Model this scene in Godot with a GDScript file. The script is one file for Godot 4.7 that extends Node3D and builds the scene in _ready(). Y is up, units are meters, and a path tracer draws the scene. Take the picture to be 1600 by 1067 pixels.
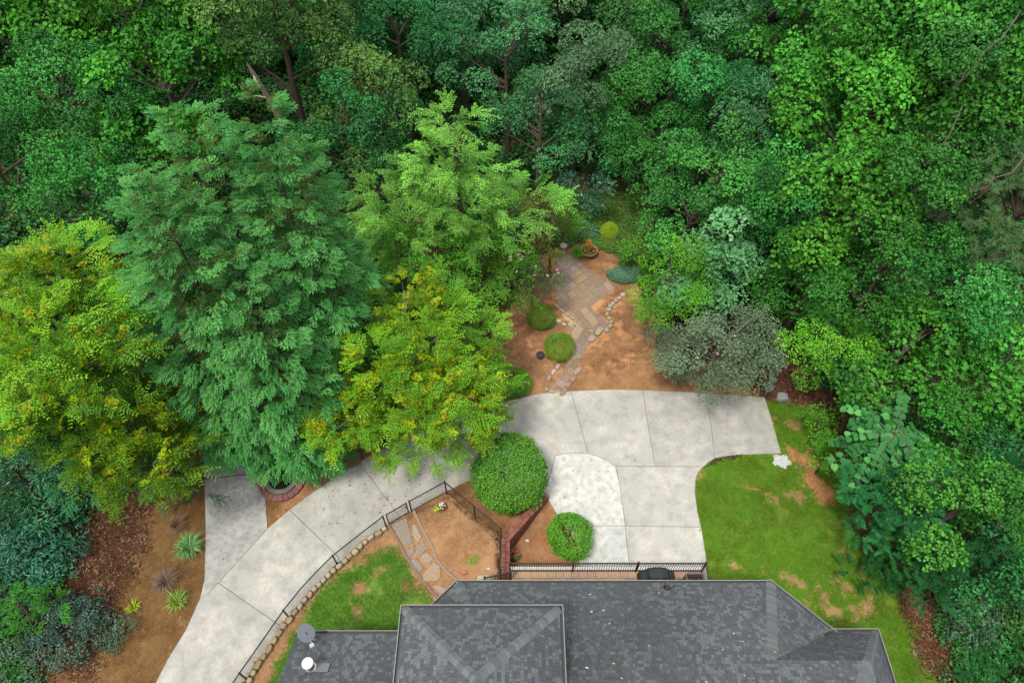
extends Node3D

# ------------------------------------------------------------------ mesh builder
class MB:
	var v := PackedVector3Array()
	var n := PackedVector3Array()
	var c := PackedColorArray()
	func tri(a: Vector3, b: Vector3, d: Vector3, col: Color) -> void:
		var m := (d - a).cross(b - a)
		if m.length_squared() < 1e-14:
			return
		m = m.normalized()
		v.append(a); v.append(b); v.append(d)
		n.append(m); n.append(m); n.append(m)
		c.append(col); c.append(col); c.append(col)
	func quad(a: Vector3, b: Vector3, d: Vector3, e: Vector3, col: Color) -> void:
		tri(a, b, d, col); tri(a, d, e, col)
	func stri(a: Vector3, b: Vector3, d: Vector3, na: Vector3, nb: Vector3, nd: Vector3, col: Color) -> void:
		if (d - a).cross(b - a).dot(na + nb + nd) < 0.0:
			var t := b; b = d; d = t
			t = nb; nb = nd; nd = t
		v.append(a); v.append(b); v.append(d)
		n.append(na); n.append(nb); n.append(nd)
		c.append(col); c.append(col); c.append(col)
	# a box on a transform, edges chamfered by ch
	func box(t: Transform3D, s: Vector3, col: Color, ch := 0.0) -> void:
		var h := s * 0.5
		if ch <= 0.0:
			for ax in 3:
				for sg in [-1.0, 1.0]:
					var d := Vector3.ZERO; d[ax] = sg
					var u := Vector3.ZERO; u[(ax + 1) % 3] = 1.0
					var w := Vector3.ZERO; w[(ax + 2) % 3] = 1.0
					var p := [(d - u - w) * h, (d - u + w) * h, (d + u + w) * h, (d + u - w) * h]
					var m: Vector3 = t.basis * d
					m = m.normalized()
					var q := [t * p[0], t * p[1], t * p[2], t * p[3]]
					stri(q[0], q[1], q[2], m, m, m, col); stri(q[0], q[2], q[3], m, m, m, col)
			return
		var ring_hi := [Vector2(-h.x + ch, -h.z + ch), Vector2(h.x - ch, -h.z + ch), Vector2(h.x - ch, h.z - ch), Vector2(-h.x + ch, h.z - ch)]
		var ring_lo := [Vector2(-h.x, -h.z), Vector2(h.x, -h.z), Vector2(h.x, h.z), Vector2(-h.x, h.z)]
		var lv := [[-h.y, ring_lo], [h.y - ch, ring_lo], [h.y, ring_hi]]
		for k in 2:
			for i in 4:
				var a: Vector2 = lv[k][1][i]; var b: Vector2 = lv[k][1][(i + 1) % 4]
				var a2: Vector2 = lv[k + 1][1][i]; var b2: Vector2 = lv[k + 1][1][(i + 1) % 4]
				oquad(t * Vector3(a.x, lv[k][0], a.y), t * Vector3(b.x, lv[k][0], b.y), t * Vector3(b2.x, lv[k + 1][0], b2.y), t * Vector3(a2.x, lv[k + 1][0], a2.y), t.origin, col)
		oquad(t * Vector3(ring_hi[0].x, h.y, ring_hi[0].y), t * Vector3(ring_hi[1].x, h.y, ring_hi[1].y), t * Vector3(ring_hi[2].x, h.y, ring_hi[2].y), t * Vector3(ring_hi[3].x, h.y, ring_hi[3].y), t.origin, col)
		oquad(t * Vector3(ring_lo[0].x, -h.y, ring_lo[0].y), t * Vector3(ring_lo[1].x, -h.y, ring_lo[1].y), t * Vector3(ring_lo[2].x, -h.y, ring_lo[2].y), t * Vector3(ring_lo[3].x, -h.y, ring_lo[3].y), t.origin, col)
	# a quad that faces away from a point
	func oquad(a: Vector3, b: Vector3, d: Vector3, e: Vector3, from: Vector3, col: Color) -> void:
		var m := (d - a).cross(b - a)
		if m.dot((a + b + d + e) * 0.25 - from) < 0.0:
			quad(a, e, d, b, col)
		else:
			quad(a, b, d, e, col)
	func tube(p: Array, r: Array, sides: int, col: Color, cap := true) -> void:
		var prev_p := []; var prev_n := []
		for i in p.size():
			var d: Vector3 = (p[mini(i + 1, p.size() - 1)] - p[maxi(i - 1, 0)]).normalized()
			var u := d.cross(Vector3(0.31, 0.17, 0.94) if absf(d.z) < 0.9 else Vector3(1, 0, 0)).normalized()
			var w := d.cross(u)
			var rp := []; var rn := []
			for k in sides:
				var a := TAU * k / sides
				var nn := u * cos(a) + w * sin(a)
				rn.append(nn); rp.append(p[i] + nn * r[i])
			if i > 0:
				for k in sides:
					var k2 := (k + 1) % sides
					stri(prev_p[k], prev_p[k2], rp[k2], prev_n[k], prev_n[k2], rn[k2], col)
					stri(prev_p[k], rp[k2], rp[k], prev_n[k], rn[k2], rn[k], col)
			if cap and (i == 0 or i == p.size() - 1):
				var cn := d * (-1.0 if i == 0 else 1.0)
				for k in sides:
					stri(p[i], rp[k], rp[(k + 1) % sides], cn, cn, cn, col)
			prev_p = rp; prev_n = rn
	# profile of (radius, height), turned about y
	func lathe(at: Vector3, prof: Array, sides: int, col: Color, sx := 1.0, sz := 1.0) -> void:
		for i in prof.size() - 1:
			var a: Vector2 = prof[i]; var b: Vector2 = prof[i + 1]
			var e := b - a
			var nn := Vector2(e.y, -e.x).normalized()
			for k in sides:
				var t0 := TAU * k / sides; var t1 := TAU * (k + 1) / sides
				var d0 := Vector3(cos(t0) * sx, 0, sin(t0) * sz); var d1 := Vector3(cos(t1) * sx, 0, sin(t1) * sz)
				var n0 := (d0 * nn.x + Vector3.UP * nn.y).normalized(); var n1 := (d1 * nn.x + Vector3.UP * nn.y).normalized()
				var p00 := at + d0 * a.x + Vector3.UP * a.y; var p01 := at + d1 * a.x + Vector3.UP * a.y
				var p10 := at + d0 * b.x + Vector3.UP * b.y; var p11 := at + d1 * b.x + Vector3.UP * b.y
				stri(p00, p01, p11, n0, n1, n1, col); stri(p00, p11, p10, n0, n1, n0, col)
	# flat polygon (x, z) turned into a slab; tilt lets the top corners differ
	func slab(poly: PackedVector2Array, y0: float, y1: float, col: Color, ch := 0.0) -> void:
		var inner := poly
		if ch > 0.0:
			var o := Geometry2D.offset_polygon(poly, -ch)
			if o.size() == 1 and o[0].size() == poly.size():
				inner = o[0]
				# line the two rings up
				var best := 0; var bd := 1e9
				for k in inner.size():
					if inner[k].distance_squared_to(poly[0]) < bd:
						bd = inner[k].distance_squared_to(poly[0]); best = k
				var r := PackedVector2Array()
				for k in inner.size():
					r.append(inner[(k + best) % inner.size()])
				inner = r
			else:
				ch = 0.0
		for t in [inner]:
			var idx := Geometry2D.triangulate_polygon(t)
			for i in range(0, idx.size(), 3):
				stri(Vector3(t[idx[i]].x, y1, t[idx[i]].y), Vector3(t[idx[i + 1]].x, y1, t[idx[i + 1]].y), Vector3(t[idx[i + 2]].x, y1, t[idx[i + 2]].y), Vector3.UP, Vector3.UP, Vector3.UP, col)
		var cw := Geometry2D.is_polygon_clockwise(poly)
		for i in poly.size():
			var j := (i + 1) % poly.size()
			var e := (poly[j] - poly[i]).normalized()
			var nn := Vector3(e.y, 0, -e.x) * (-1.0 if cw else 1.0)
			var a := Vector3(poly[i].x, y0, poly[i].y); var b := Vector3(poly[j].x, y0, poly[j].y)
			var y := y1 - ch
			stri(a, b, Vector3(b.x, y, b.z), nn, nn, nn, col); stri(a, Vector3(b.x, y, b.z), Vector3(a.x, y, a.z), nn, nn, nn, col)
			if ch > 0.0:
				var m := (nn + Vector3.UP).normalized()
				var q0 := Vector3(inner[i].x, y1, inner[i].y); var q1 := Vector3(inner[j].x, y1, inner[j].y)
				stri(Vector3(a.x, y, a.z), Vector3(b.x, y, b.z), q1, m, m, m, col); stri(Vector3(a.x, y, a.z), q1, q0, m, m, m, col)
	func mesh() -> ArrayMesh:
		var a := []
		a.resize(Mesh.ARRAY_MAX)
		a[Mesh.ARRAY_VERTEX] = v; a[Mesh.ARRAY_NORMAL] = n; a[Mesh.ARRAY_COLOR] = c
		var m := ArrayMesh.new()
		m.add_surface_from_arrays(Mesh.PRIMITIVE_TRIANGLES, a)
		return m

var rng := RandomNumberGenerator.new()
var tint := Color(1, 1, 1)
var M := {}
var LEAF := {}
var n_soft := FastNoiseLite.new()
var n_fine := FastNoiseLite.new()
var YARD: PackedVector2Array = PackedVector2Array([Vector2(-11.82, -4.58), Vector2(-10.93, -6.45), Vector2(-10.48, -7.02), Vector2(-10.16, -7.71), Vector2(-9.89, -8.32), Vector2(-9.49, -8.96), Vector2(-9.13, -9.6), Vector2(-8.66, -10.23), Vector2(-8.2, -10.8), Vector2(-7.74, -11.28), Vector2(-7.14, -11.9), Vector2(-6.58, -12.47), Vector2(-5.94, -13.03), Vector2(-4.8, -13.75), Vector2(-3.15, -14.8), Vector2(-0.5, -12.59), Vector2(-0.42, -4.58)])

func rf(a: float, b: float) -> float:
	return rng.randf_range(a, b)

func rdir() -> Vector3:
	var y := rf(-1, 1); var a := rf(0, TAU); var r := sqrt(1.0 - y * y)
	return Vector3(cos(a) * r, y, sin(a) * r)

func sm(t: float) -> float:
	t = clampf(t, 0.0, 1.0)
	return t * t * (3.0 - 2.0 * t)

func drive_height(x: float) -> float:
	return -0.25 - 1.25 * sm((x + 9.0) / 10.0)

func yard_in(p: Vector2) -> float:
	if p.x < -12.5 or p.x > 0.7 or p.y < -16.5:
		return -1.0
	var best := 1e9
	for i in YARD.size():
		best = minf(best, p.distance_squared_to(Geometry2D.get_closest_point_to_segment(p, YARD[i], YARD[(i + 1) % YARD.size()])))
	return sqrt(best) if Geometry2D.is_point_in_polygon(p, YARD) else -sqrt(best)

func ht(x: float, z: float) -> float:
	var h := drive_height(x)
	h += (0.5 - h) * sm((-22.0 - z) / 8.5)
	h -= 0.10 * maxf(0.0, -36.0 - z)
	return h * (1.0 - sm((yard_in(Vector2(x, z)) + 0.05) / 0.3))

func on_ground(p: Vector2, up := 0.0) -> Vector3:
	return Vector3(p.x, ht(p.x, p.y) + up, p.y)

# ------------------------------------------------------------------ objects
func tag(o: Node3D, label: String, category: String, group := "", kind := "") -> Node3D:
	if label: o.set_meta("label", label)
	if category: o.set_meta("category", category)
	if group: o.set_meta("group", group)
	if kind: o.set_meta("kind", kind)
	return o

func thing(called: String, at: Vector3, label: String, category: String, group := "") -> Node3D:
	var o := Node3D.new()
	o.name = called
	o.position = at
	add_child(o, true)
	tag(o, label, category, group)
	return o

func obj(called: String, m, mat: Material, parent: Node3D = self, at := Vector3.ZERO) -> MeshInstance3D:
	var o := MeshInstance3D.new()
	o.name = called
	o.mesh = m.mesh() if m is MB else m
	o.material_override = mat
	o.position = at
	parent.add_child(o, true)
	return o

func many(called: String, m: Mesh, mat: Material, places: Array, tints: PackedColorArray, parent: Node3D = self) -> MultiMeshInstance3D:
	var mm := MultiMesh.new()
	mm.transform_format = MultiMesh.TRANSFORM_3D
	mm.use_colors = true
	mm.mesh = m
	mm.instance_count = places.size()
	for i in places.size():
		mm.set_instance_transform(i, places[i])
		mm.set_instance_color(i, tints[i])
	var o := MultiMeshInstance3D.new()
	o.name = called
	o.multimesh = mm
	o.material_override = mat
	o.set_meta("kind", "stuff")
	parent.add_child(o, true)
	return o

# ------------------------------------------------------------------ materials
func noise_tex(size: int, freq: float, lo: float, hi: float, octaves := 4, sd := 1, normal := 0.0) -> Texture2D:
	var f := FastNoiseLite.new()
	f.seed = sd
	f.noise_type = FastNoiseLite.TYPE_SIMPLEX_SMOOTH
	f.frequency = freq
	f.fractal_octaves = octaves
	var im := f.get_seamless_image(size, size)
	if normal > 0.0:
		im.convert(Image.FORMAT_RGBA8)
		im.bump_map_to_normal_map(normal)
		return ImageTexture.create_from_image(im)
	im.convert(Image.FORMAT_L8)
	var d := im.get_data()
	for i in d.size():
		d[i] = int(clampf(lo + (hi - lo) * d[i] / 255.0, 0.0, 1.0) * 255.0)
	return ImageTexture.create_from_image(Image.create_from_data(size, size, false, Image.FORMAT_L8, d))

func mat(called: String, rough: float, tex: Texture2D = null, per_metre := 1.0, spec := 0.5) -> StandardMaterial3D:
	var m := StandardMaterial3D.new()
	m.resource_name = called
	m.vertex_color_use_as_albedo = true
	m.roughness = rough
	m.metallic_specular = spec
	if tex:
		m.albedo_texture = tex
		m.uv1_triplanar = true
		m.uv1_world_triplanar = true
		m.uv1_scale = Vector3.ONE * per_metre
	M[called] = m
	return m

func concrete_tex(sd: int, worn: bool) -> Texture2D:
	var ims := []
	for k in 4:
		var f := FastNoiseLite.new()
		f.seed = sd + k * 7
		f.noise_type = FastNoiseLite.TYPE_SIMPLEX_SMOOTH
		f.frequency = [0.006, 0.02, 0.08, 0.35][k]
		f.fractal_octaves = [3, 4, 3, 2][k]
		var im := f.get_seamless_image(768, 768)
		im.convert(Image.FORMAT_L8)
		ims.append(im.get_data())
	var d := PackedByteArray()
	d.resize(768 * 768 * 3)
	for i in 768 * 768:
		var a: float = ims[0][i] / 255.0; var b: float = ims[1][i] / 255.0; var e: float = ims[2][i] / 255.0; var g: float = ims[3][i] / 255.0
		var x := 0.86 + 0.08 * (a - 0.5) + 0.05 * (e - 0.5) + 0.03 * (g - 0.5)
		var warm := 0.012 + 0.02 * (a - 0.5)
		x += 0.045 * smoothstep(0.5, 0.75, b + 0.25 * (e - 0.5)) * smoothstep(0.35, 0.65, a + 0.2 * (e - 0.5))   # bleached bloom
		x -= 0.05 * smoothstep(0.48, 0.22, b + 0.1 * (e - 0.5))     # damp grey
		if worn:
			x += 0.045
			x -= 0.16 * smoothstep(0.64, 0.78, e) * smoothstep(0.40, 0.56, 1.0 - b)
			x -= 0.07 * smoothstep(0.55, 0.7, g) * smoothstep(0.5, 0.65, a)
		x = clampf(x, 0.2, 0.97)
		d[i * 3] = int(255 * clampf(x + warm * 0.4, 0, 1)); d[i * 3 + 1] = int(255 * x); d[i * 3 + 2] = int(255 * (x - warm))
	return ImageTexture.create_from_image(Image.create_from_data(768, 768, false, Image.FORMAT_RGB8, d))

func make_materials() -> void:
	var grain := noise_tex(256, 0.05, 0.72, 1.0, 5, 3)
	var fine := noise_tex(256, 0.2, 0.78, 1.0, 3, 9)
	mat("concrete", 0.9, concrete_tex(11, false), 1.0 / 13.0, 0.35)
	mat("worn_concrete", 0.95, concrete_tex(31, true), 1.0 / 7.0, 0.3)
	mat("stone", 0.9, grain, 1.1, 0.35)
	mat("flagstone", 0.85, grain, 0.9, 0.4)
	mat("brick", 0.9, fine, 4.0, 0.3)
	mat("shingle", 0.95, fine, 3.0, 0.3)
	mat("bark", 0.95, grain, 1.5, 0.2)
	mat("black_metal", 0.45, fine, 5.0, 0.5)
	mat("paint", 0.5, fine, 1.5, 0.5)
	mat("cover_cloth", 0.7, grain, 2.5, 0.4)
	mat("clay_pot", 0.7, grain, 4.0, 0.4)
	mat("twigs", 0.95, null, 1.0, 0.2)
	var steel := mat("steel", 0.3, fine, 4.0, 0.5)
	steel.metallic = 0.9
	for e in [["leaf", 0.5, 0.2, 0.3], ["glossy_leaf", 0.38, 0.12, 0.42], ["needle", 0.85, 0.2, 0.1], ["grass", 0.8, 0.35, 0.15]]:
		var m := mat(e[0], e[1], null, 1.0, e[3])
		m.backlight_enabled = true
		m.backlight = Color(e[2] * 0.9, e[2], e[2] * 0.45)
	for k in ["stone", "flagstone", "concrete", "worn_concrete", "bark", "cover_cloth"]:
		M[k].normal_enabled = true
		M[k].normal_texture = noise_tex(256, 0.06, 0, 1, 4, 21, 4.0)
		M[k].normal_scale = 0.35 if k != "concrete" else 0.12

# ------------------------------------------------------------------ leaves
func shade(col: Color, lo: float, hi: float) -> Color:
	var f := rf(lo, hi)
	return Color(col.r * f * rf(0.9, 1.1), col.g * f, col.b * f * rf(0.85, 1.15))

func leaf(m: MB, at: Vector3, dir: Vector3, up: Vector3, ln: float, wd: float, col: Color) -> void:
	var s := dir.cross(up).normalized()
	var u := s.cross(dir).normalized()
	var tip := at + dir * ln - u * ln * 0.12
	var mid := at + dir * ln * 0.42
	var l := mid + s * wd * 0.5 + u * wd * 0.16
	var r := mid - s * wd * 0.5 + u * wd * 0.16
	m.tri(at, l, tip, col)
	m.tri(at, tip, r, col)

# a lobed leaf: five points round the midrib
func lobed(m: MB, at: Vector3, dir: Vector3, up: Vector3, ln: float, wd: float, col: Color) -> void:
	var s := dir.cross(up).normalized()
	var u := s.cross(dir).normalized()
	var pts := [at, at + dir * ln * 0.25 + s * wd * 0.5 + u * wd * 0.12, at + dir * ln * 0.5 + s * wd * 0.3 + u * wd * 0.05, at + dir * ln * 0.85 + s * wd * 0.38 + u * wd * 0.05, at + dir * ln - u * ln * 0.1, at + dir * ln * 0.85 - s * wd * 0.38 + u * wd * 0.05, at + dir * ln * 0.5 - s * wd * 0.3 + u * wd * 0.05, at + dir * ln * 0.25 - s * wd * 0.5 + u * wd * 0.12]
	var ce := at + dir * ln * 0.45
	for k in pts.size():
		m.tri(ce, pts[k], pts[(k + 1) % pts.size()], col)

# a dome of broad leaves round a twig end, about half a metre in radius
func cluster_broad(count: int, rad: float, ln: float, wd: float, flat: float, lobes := false, lo := 0.72, hi := 1.28) -> Mesh:
	var m := MB.new()
	for i in count:
		var a := rf(0, TAU); var q := sqrt(rf(0.0, 1.0))
		var p := Vector3(cos(a) * q * rad, (1.0 - q * q) * rad * flat + rf(-0.12, 0.12) * rad, sin(a) * q * rad)
		var d := (Vector3(cos(a), rf(-0.5, 0.15), sin(a)) + rdir() * 0.8).normalized()
		var u := (Vector3.UP + rdir() * 0.85).normalized()
		var f := rf(0.75, 1.2)
		var col := shade(Color(1, 1, 1), lo, hi)
		if lobes:
			lobed(m, p, d, u, ln * f, wd * f, col)
		else:
			leaf(m, p, d, u, ln * f, wd * f, col)
	return m.mesh()

# a feathery spray along +x: leaflets in two ranks on an arching stem, with side stems
func cluster_feather(ln: float, pairs: int, ll: float, lw: float, side: int, yellow := 0.0, droop := 0.35) -> Mesh:
	var m := MB.new()
	var stems := [[Vector3.ZERO, Vector3.RIGHT, ln, pairs]]
	for k in side:
		var t := 0.12 + 0.6 * (k + 0.5) / side
		var sg := 1.0 if k % 2 == 0 else -1.0
		stems.append([Vector3(ln * t, -droop * ln * t * t * 0.6, 0), Vector3(0.75, rf(-0.1, 0.25), sg * rf(0.55, 0.9)).normalized(), ln * rf(0.45, 0.65) * (1.1 - t * 0.5), int(pairs * 0.6)])
	for s in stems:
		var o: Vector3 = s[0]; var d: Vector3 = s[1]; var L: float = s[2]
		var sidev := d.cross(Vector3.UP).normalized()
		for i in int(s[3]):
			var t := (i + 0.6) / float(s[3])
			var p := o + d * L * t + Vector3.DOWN * droop * L * t * t
			for sg in [-1.0, 1.0]:
				var dd: Vector3 = (d * 0.75 + sidev * sg + Vector3.UP * rf(-0.35, 0.2) + rdir() * 0.18).normalized()
				var col := shade(Color(1, 1, 1), 0.75, 1.3)
				if rng.randf() < yellow:
					col = shade(Color(2.9, 0.92, 0.3), 0.65, 1.25) if rng.randf() < 0.8 else shade(Color(2.4, 0.45, 0.6), 0.4, 0.9)
				leaf(m, p, dd, (Vector3.UP + rdir() * 0.3).normalized(), ll * rf(0.8, 1.2) * (1.1 - 0.5 * t), lw * rf(0.8, 1.2), col)
		m.tube([o, o + d * L * 0.5 + Vector3.DOWN * droop * L * 0.25, o + d * L + Vector3.DOWN * droop * L], [0.012, 0.008, 0.004], 3, Color(0.55, 0.4, 0.9), false)
	return m.mesh()

# a flat cypress frond along +x: fingers that fork, paler at the tips
func cluster_frond(ln: float, fingers: int, droop: float, inner: Color, outer: Color) -> Mesh:
	var m := MB.new()
	for i in fingers:
		var t := (i + 0.5) / float(fingers)
		var sg := 1.0 if i % 2 == 0 else -1.0
		var o := Vector3(ln * t * 0.75, -droop * ln * t * t * 0.6 + rf(-0.05, 0.05), sg * 0.02)
		var spread := 1.15 * (1.0 - t) + 0.2
		var d := Vector3(1, rf(-0.25, 0.3), sg * spread * rf(0.7, 1.2)).normalized()
		var fl := ln * rf(0.3, 0.48) * (1.15 - 0.5 * t)
		for k in 4:
			var q := k / 4.0
			var oo := o + d * fl * q * 0.8 + Vector3.DOWN * droop * fl * q * q * 0.5
			var dd := (d + rdir() * 0.45 + Vector3.DOWN * droop * q * 0.5).normalized()
			leaf(m, oo, dd, (Vector3.UP + rdir() * 0.45).normalized(), fl * rf(0.4, 0.6), fl * rf(0.13, 0.2), shade(inner.lerp(outer, clampf(0.25 * k + 0.35 * t, 0, 1)), 0.85, 1.15))
	return m.mesh()

# a pine twig end: a brush of long needles round a stem along +x
func cluster_needles(count: int, ln: float, reach: float, fwd := 0.5) -> Mesh:
	var m := MB.new()
	for i in count:
		var t := rf(0.0, 1.0)
		var o := Vector3(t * reach, rf(-0.03, 0.03), 0)
		var d := (rdir() + Vector3.RIGHT * (fwd + 0.6 * t)).normalized()
		var s := d.cross(rdir()).normalized() * ln * 0.05
		var col := shade(Color(1, 1, 1), 0.7, 1.35)
		m.tri(o - s, o + s, o + d * ln, col)
		m.tri(o - s.cross(d), o + s.cross(d), o + d * ln * rf(0.8, 1.0), col)
	m.tube([Vector3.ZERO, Vector3(reach, 0, 0)], [0.02, 0.008], 3, Color(0.9, 0.5, 0.6), false)
	return m.mesh()

func make_leaves() -> void:
	LEAF.tulip = [cluster_broad(36, 0.52, 0.195, 0.185, 0.5, true, 0.42, 1.6), cluster_broad(36, 0.52, 0.185, 0.175, 0.8, true, 0.42, 1.6)]
	LEAF.maple = [cluster_broad(44, 0.5, 0.165, 0.12, 0.35, false, 0.45, 1.55), cluster_broad(44, 0.48, 0.155, 0.115, 0.6, false, 0.45, 1.55)]
	LEAF.oak = [cluster_broad(48, 0.5, 0.18, 0.085, 0.4, false, 0.45, 1.55), cluster_broad(48, 0.5, 0.17, 0.08, 0.6, false, 0.45, 1.55)]
	LEAF.small = [cluster_broad(56, 0.42, 0.11, 0.065, 0.5, false, 0.55, 1.45), cluster_broad(56, 0.42, 0.105, 0.07, 0.6, false, 0.55, 1.45)]
	LEAF.shrub = [cluster_broad(40, 0.28, 0.12, 0.062, 0.5, false, 0.5, 1.5), cluster_broad(40, 0.28, 0.115, 0.06, 0.7, false, 0.5, 1.5)]
	LEAF.clipped = [cluster_broad(70, 0.2, 0.035, 0.022, 0.4), cluster_broad(70, 0.2, 0.035, 0.022, 0.4)]
	LEAF.vine = [cluster_broad(40, 0.45, 0.13, 0.12, 0.35, false, 0.5, 1.5), cluster_broad(40, 0.45, 0.135, 0.125, 0.55, false, 0.5, 1.5)]
	LEAF.laurel = [cluster_broad(30, 0.42, 0.22, 0.075, 0.7), cluster_broad(30, 0.42, 0.21, 0.08, 0.5)]
	LEAF.star = [cluster_broad(34, 0.42, 0.19, 0.15, 0.5, true), cluster_broad(34, 0.42, 0.19, 0.15, 0.7, true)]
	LEAF.feather = [cluster_feather(1.0, 10, 0.17, 0.07, 3, 0.03, 0.3), cluster_feather(1.15, 11, 0.165, 0.066, 4, 0.06, 0.45)]
	LEAF.yellow = [cluster_feather(0.5, 6, 0.17, 0.085, 2, 0.95, 0.5), cluster_feather(0.5, 6, 0.17, 0.085, 1, 0.95, 0.45)]
	LEAF.frond = [cluster_frond(1.0, 15, 0.3, Color(0.62, 0.6, 0.38), Color(1.2, 1.2, 1.25)), cluster_frond(0.9, 14, 0.45, Color(0.6, 0.58, 0.35), Color(1.2, 1.2, 1.25))]
	LEAF.arbor = [cluster_frond(0.7, 12, 0.1, Color(0.75, 0.8, 0.8), Color(1.15, 1.15, 1.0)), cluster_frond(0.6, 11, 0.2, Color(0.75, 0.8, 0.8), Color(1.15, 1.15, 1.0))]
	LEAF.needles = [cluster_needles(80, 0.3, 0.35), cluster_needles(80, 0.28, 0.4)]
	LEAF.tuft = [cluster_needles(110, 0.22, 0.5, 0.8), cluster_needles(110, 0.2, 0.45, 0.8)]

# kind: [name, category, leaf set, material, density, size, colours, lobes per metre, lobe size, flatness, spray?, accent set, accent share]
var KIND := {
	"tulip": ["tulip_tree", "tree", "tulip", "leaf", 3.3, 1.0, [Color(0.024, 0.145, 0.018), Color(0.095, 0.35, 0.03)], 6.5, 0.34, 0.75, false],
	"maple": ["maple_tree", "tree", "maple", "leaf", 3.3, 1.0, [Color(0.018, 0.13, 0.026), Color(0.065, 0.29, 0.045)], 6.5, 0.34, 0.6, false],
	"limemaple": ["maple_tree", "tree", "maple", "leaf", 3.4, 1.0, [Color(0.05, 0.23, 0.045), Color(0.095, 0.32, 0.055)], 7.0, 0.34, 0.45, false],
	"redtip": ["oak_tree", "tree", "oak", "leaf", 3.3, 1.0, [Color(0.05, 0.17, 0.04), Color(0.12, 0.28, 0.06)], 6.5, 0.33, 0.7, false],
	"deep": ["broadleaf_tree", "tree", "maple", "leaf", 3.3, 1.0, [Color(0.015, 0.11, 0.033), Color(0.044, 0.23, 0.06)], 6.5, 0.34, 0.65, false],
	"oak": ["oak_tree", "tree", "oak", "leaf", 3.4, 1.0, [Color(0.035, 0.17, 0.065), Color(0.075, 0.26, 0.1)], 7.0, 0.33, 0.45, false],
	"paleoak": ["oak_tree", "tree", "oak", "leaf", 3.4, 1.0, [Color(0.1, 0.22, 0.09), Color(0.15, 0.29, 0.12)], 7.0, 0.33, 0.55, false],
	"vine": ["vine_covered_tree", "tree", "vine", "leaf", 4.2, 1.0, [Color(0.03, 0.175, 0.022), Color(0.07, 0.27, 0.03)], 7.0, 0.33, 0.95, false],
	"bright": ["leafy_shrub", "shrub", "small", "leaf", 4.8, 1.0, [Color(0.075, 0.29, 0.02), Color(0.12, 0.37, 0.025)], 8.0, 0.36, 0.75, false],
	"star": ["sweetgum_tree", "tree", "star", "leaf", 4.6, 0.95, [Color(0.09, 0.33, 0.105), Color(0.15, 0.43, 0.16)], 9.0, 0.33, 0.6, false],
	"crepe": ["crepe_myrtle", "tree", "small", "leaf", 5.0, 1.1, [Color(0.1, 0.18, 0.105), Color(0.18, 0.275, 0.18)], 12.0, 0.25, 0.26, false],
	"pinkcrepe": ["crepe_myrtle", "tree", "small", "leaf", 4.2, 0.9, [Color(0.07, 0.14, 0.06), Color(0.12, 0.18, 0.1)], 9.0, 0.32, 0.6, false],
	"bronze": ["magnolia_tree", "tree", "laurel", "glossy_leaf", 8.5, 0.75, [Color(0.03, 0.08, 0.02), Color(0.2, 0.27, 0.025)], 8.0, 0.36, 0.9, false],
	"laurel": ["magnolia_tree", "tree", "laurel", "glossy_leaf", 4.6, 1.0, [Color(0.03, 0.14, 0.075), Color(0.055, 0.2, 0.11)], 7.0, 0.36, 0.7, false],
	"holly": ["holly_shrub", "shrub", "shrub", "glossy_leaf", 7.5, 1.0, [Color(0.05, 0.12, 0.085), Color(0.09, 0.17, 0.12)], 9.0, 0.36, 0.7, false],
	"pine": ["pine_tree", "tree", "needles", "needle", 11.0, 1.1, [Color(0.1, 0.2, 0.09), Color(0.15, 0.26, 0.13)], 7.0, 0.3, 0.7, true],
	"spruce": ["pine_tree", "tree", "tuft", "needle", 17.0, 0.85, [Color(0.03, 0.185, 0.05), Color(0.07, 0.29, 0.085)], 9.0, 0.32, 0.9, true],
	"arbor": ["arborvitae_tree", "tree", "arbor", "needle", 6.5, 0.9, [Color(0.05, 0.22, 0.025), Color(0.08, 0.29, 0.035)], 8.0, 0.32, 1.2, true],
	"darkfeather": ["feathery_sapling", "shrub", "feather", "leaf", 4.5, 0.8, [Color(0.03, 0.16, 0.05), Color(0.05, 0.23, 0.06)], 8.0, 0.38, 0.7, true],
	"cherry": ["cherry_tree", "tree", "feather", "leaf", 2.9, 1.0, [Color(0.09, 0.27, 0.03), Color(0.18, 0.4, 0.055)], 11.0, 0.27, 0.5, true],
	"yellowgreen": ["zelkova_tree", "tree", "feather", "leaf", 4.4, 1.0, [Color(0.055, 0.22, 0.012), Color(0.17, 0.4, 0.018)], 7.5, 0.3, 0.5, true, "yellow", 0.2],
	"yellow": ["zelkova_tree", "tree", "feather", "leaf", 4.4, 1.0, [Color(0.06, 0.2, 0.012), Color(0.17, 0.36, 0.015)], 10.0, 0.3, 0.5, true, "yellow", 0.36],
}

func outward(d: Vector3, spray: bool) -> Basis:
	if not spray:
		var y := (d * 0.75 + Vector3.UP * 0.6 + rdir() * 0.35).normalized()
		var x := y.cross(rdir()).normalized()
		return Basis(x, y, x.cross(y))
	var x2 := (Vector3(d.x, d.y * 0.6 + 0.12, d.z) + rdir() * 0.35).normalized()
	var up := (Vector3.UP + d * 0.35 + rdir() * 0.3).normalized()
	var z2 := x2.cross(up).normalized()
	return Basis(x2, z2.cross(x2), z2)

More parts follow.
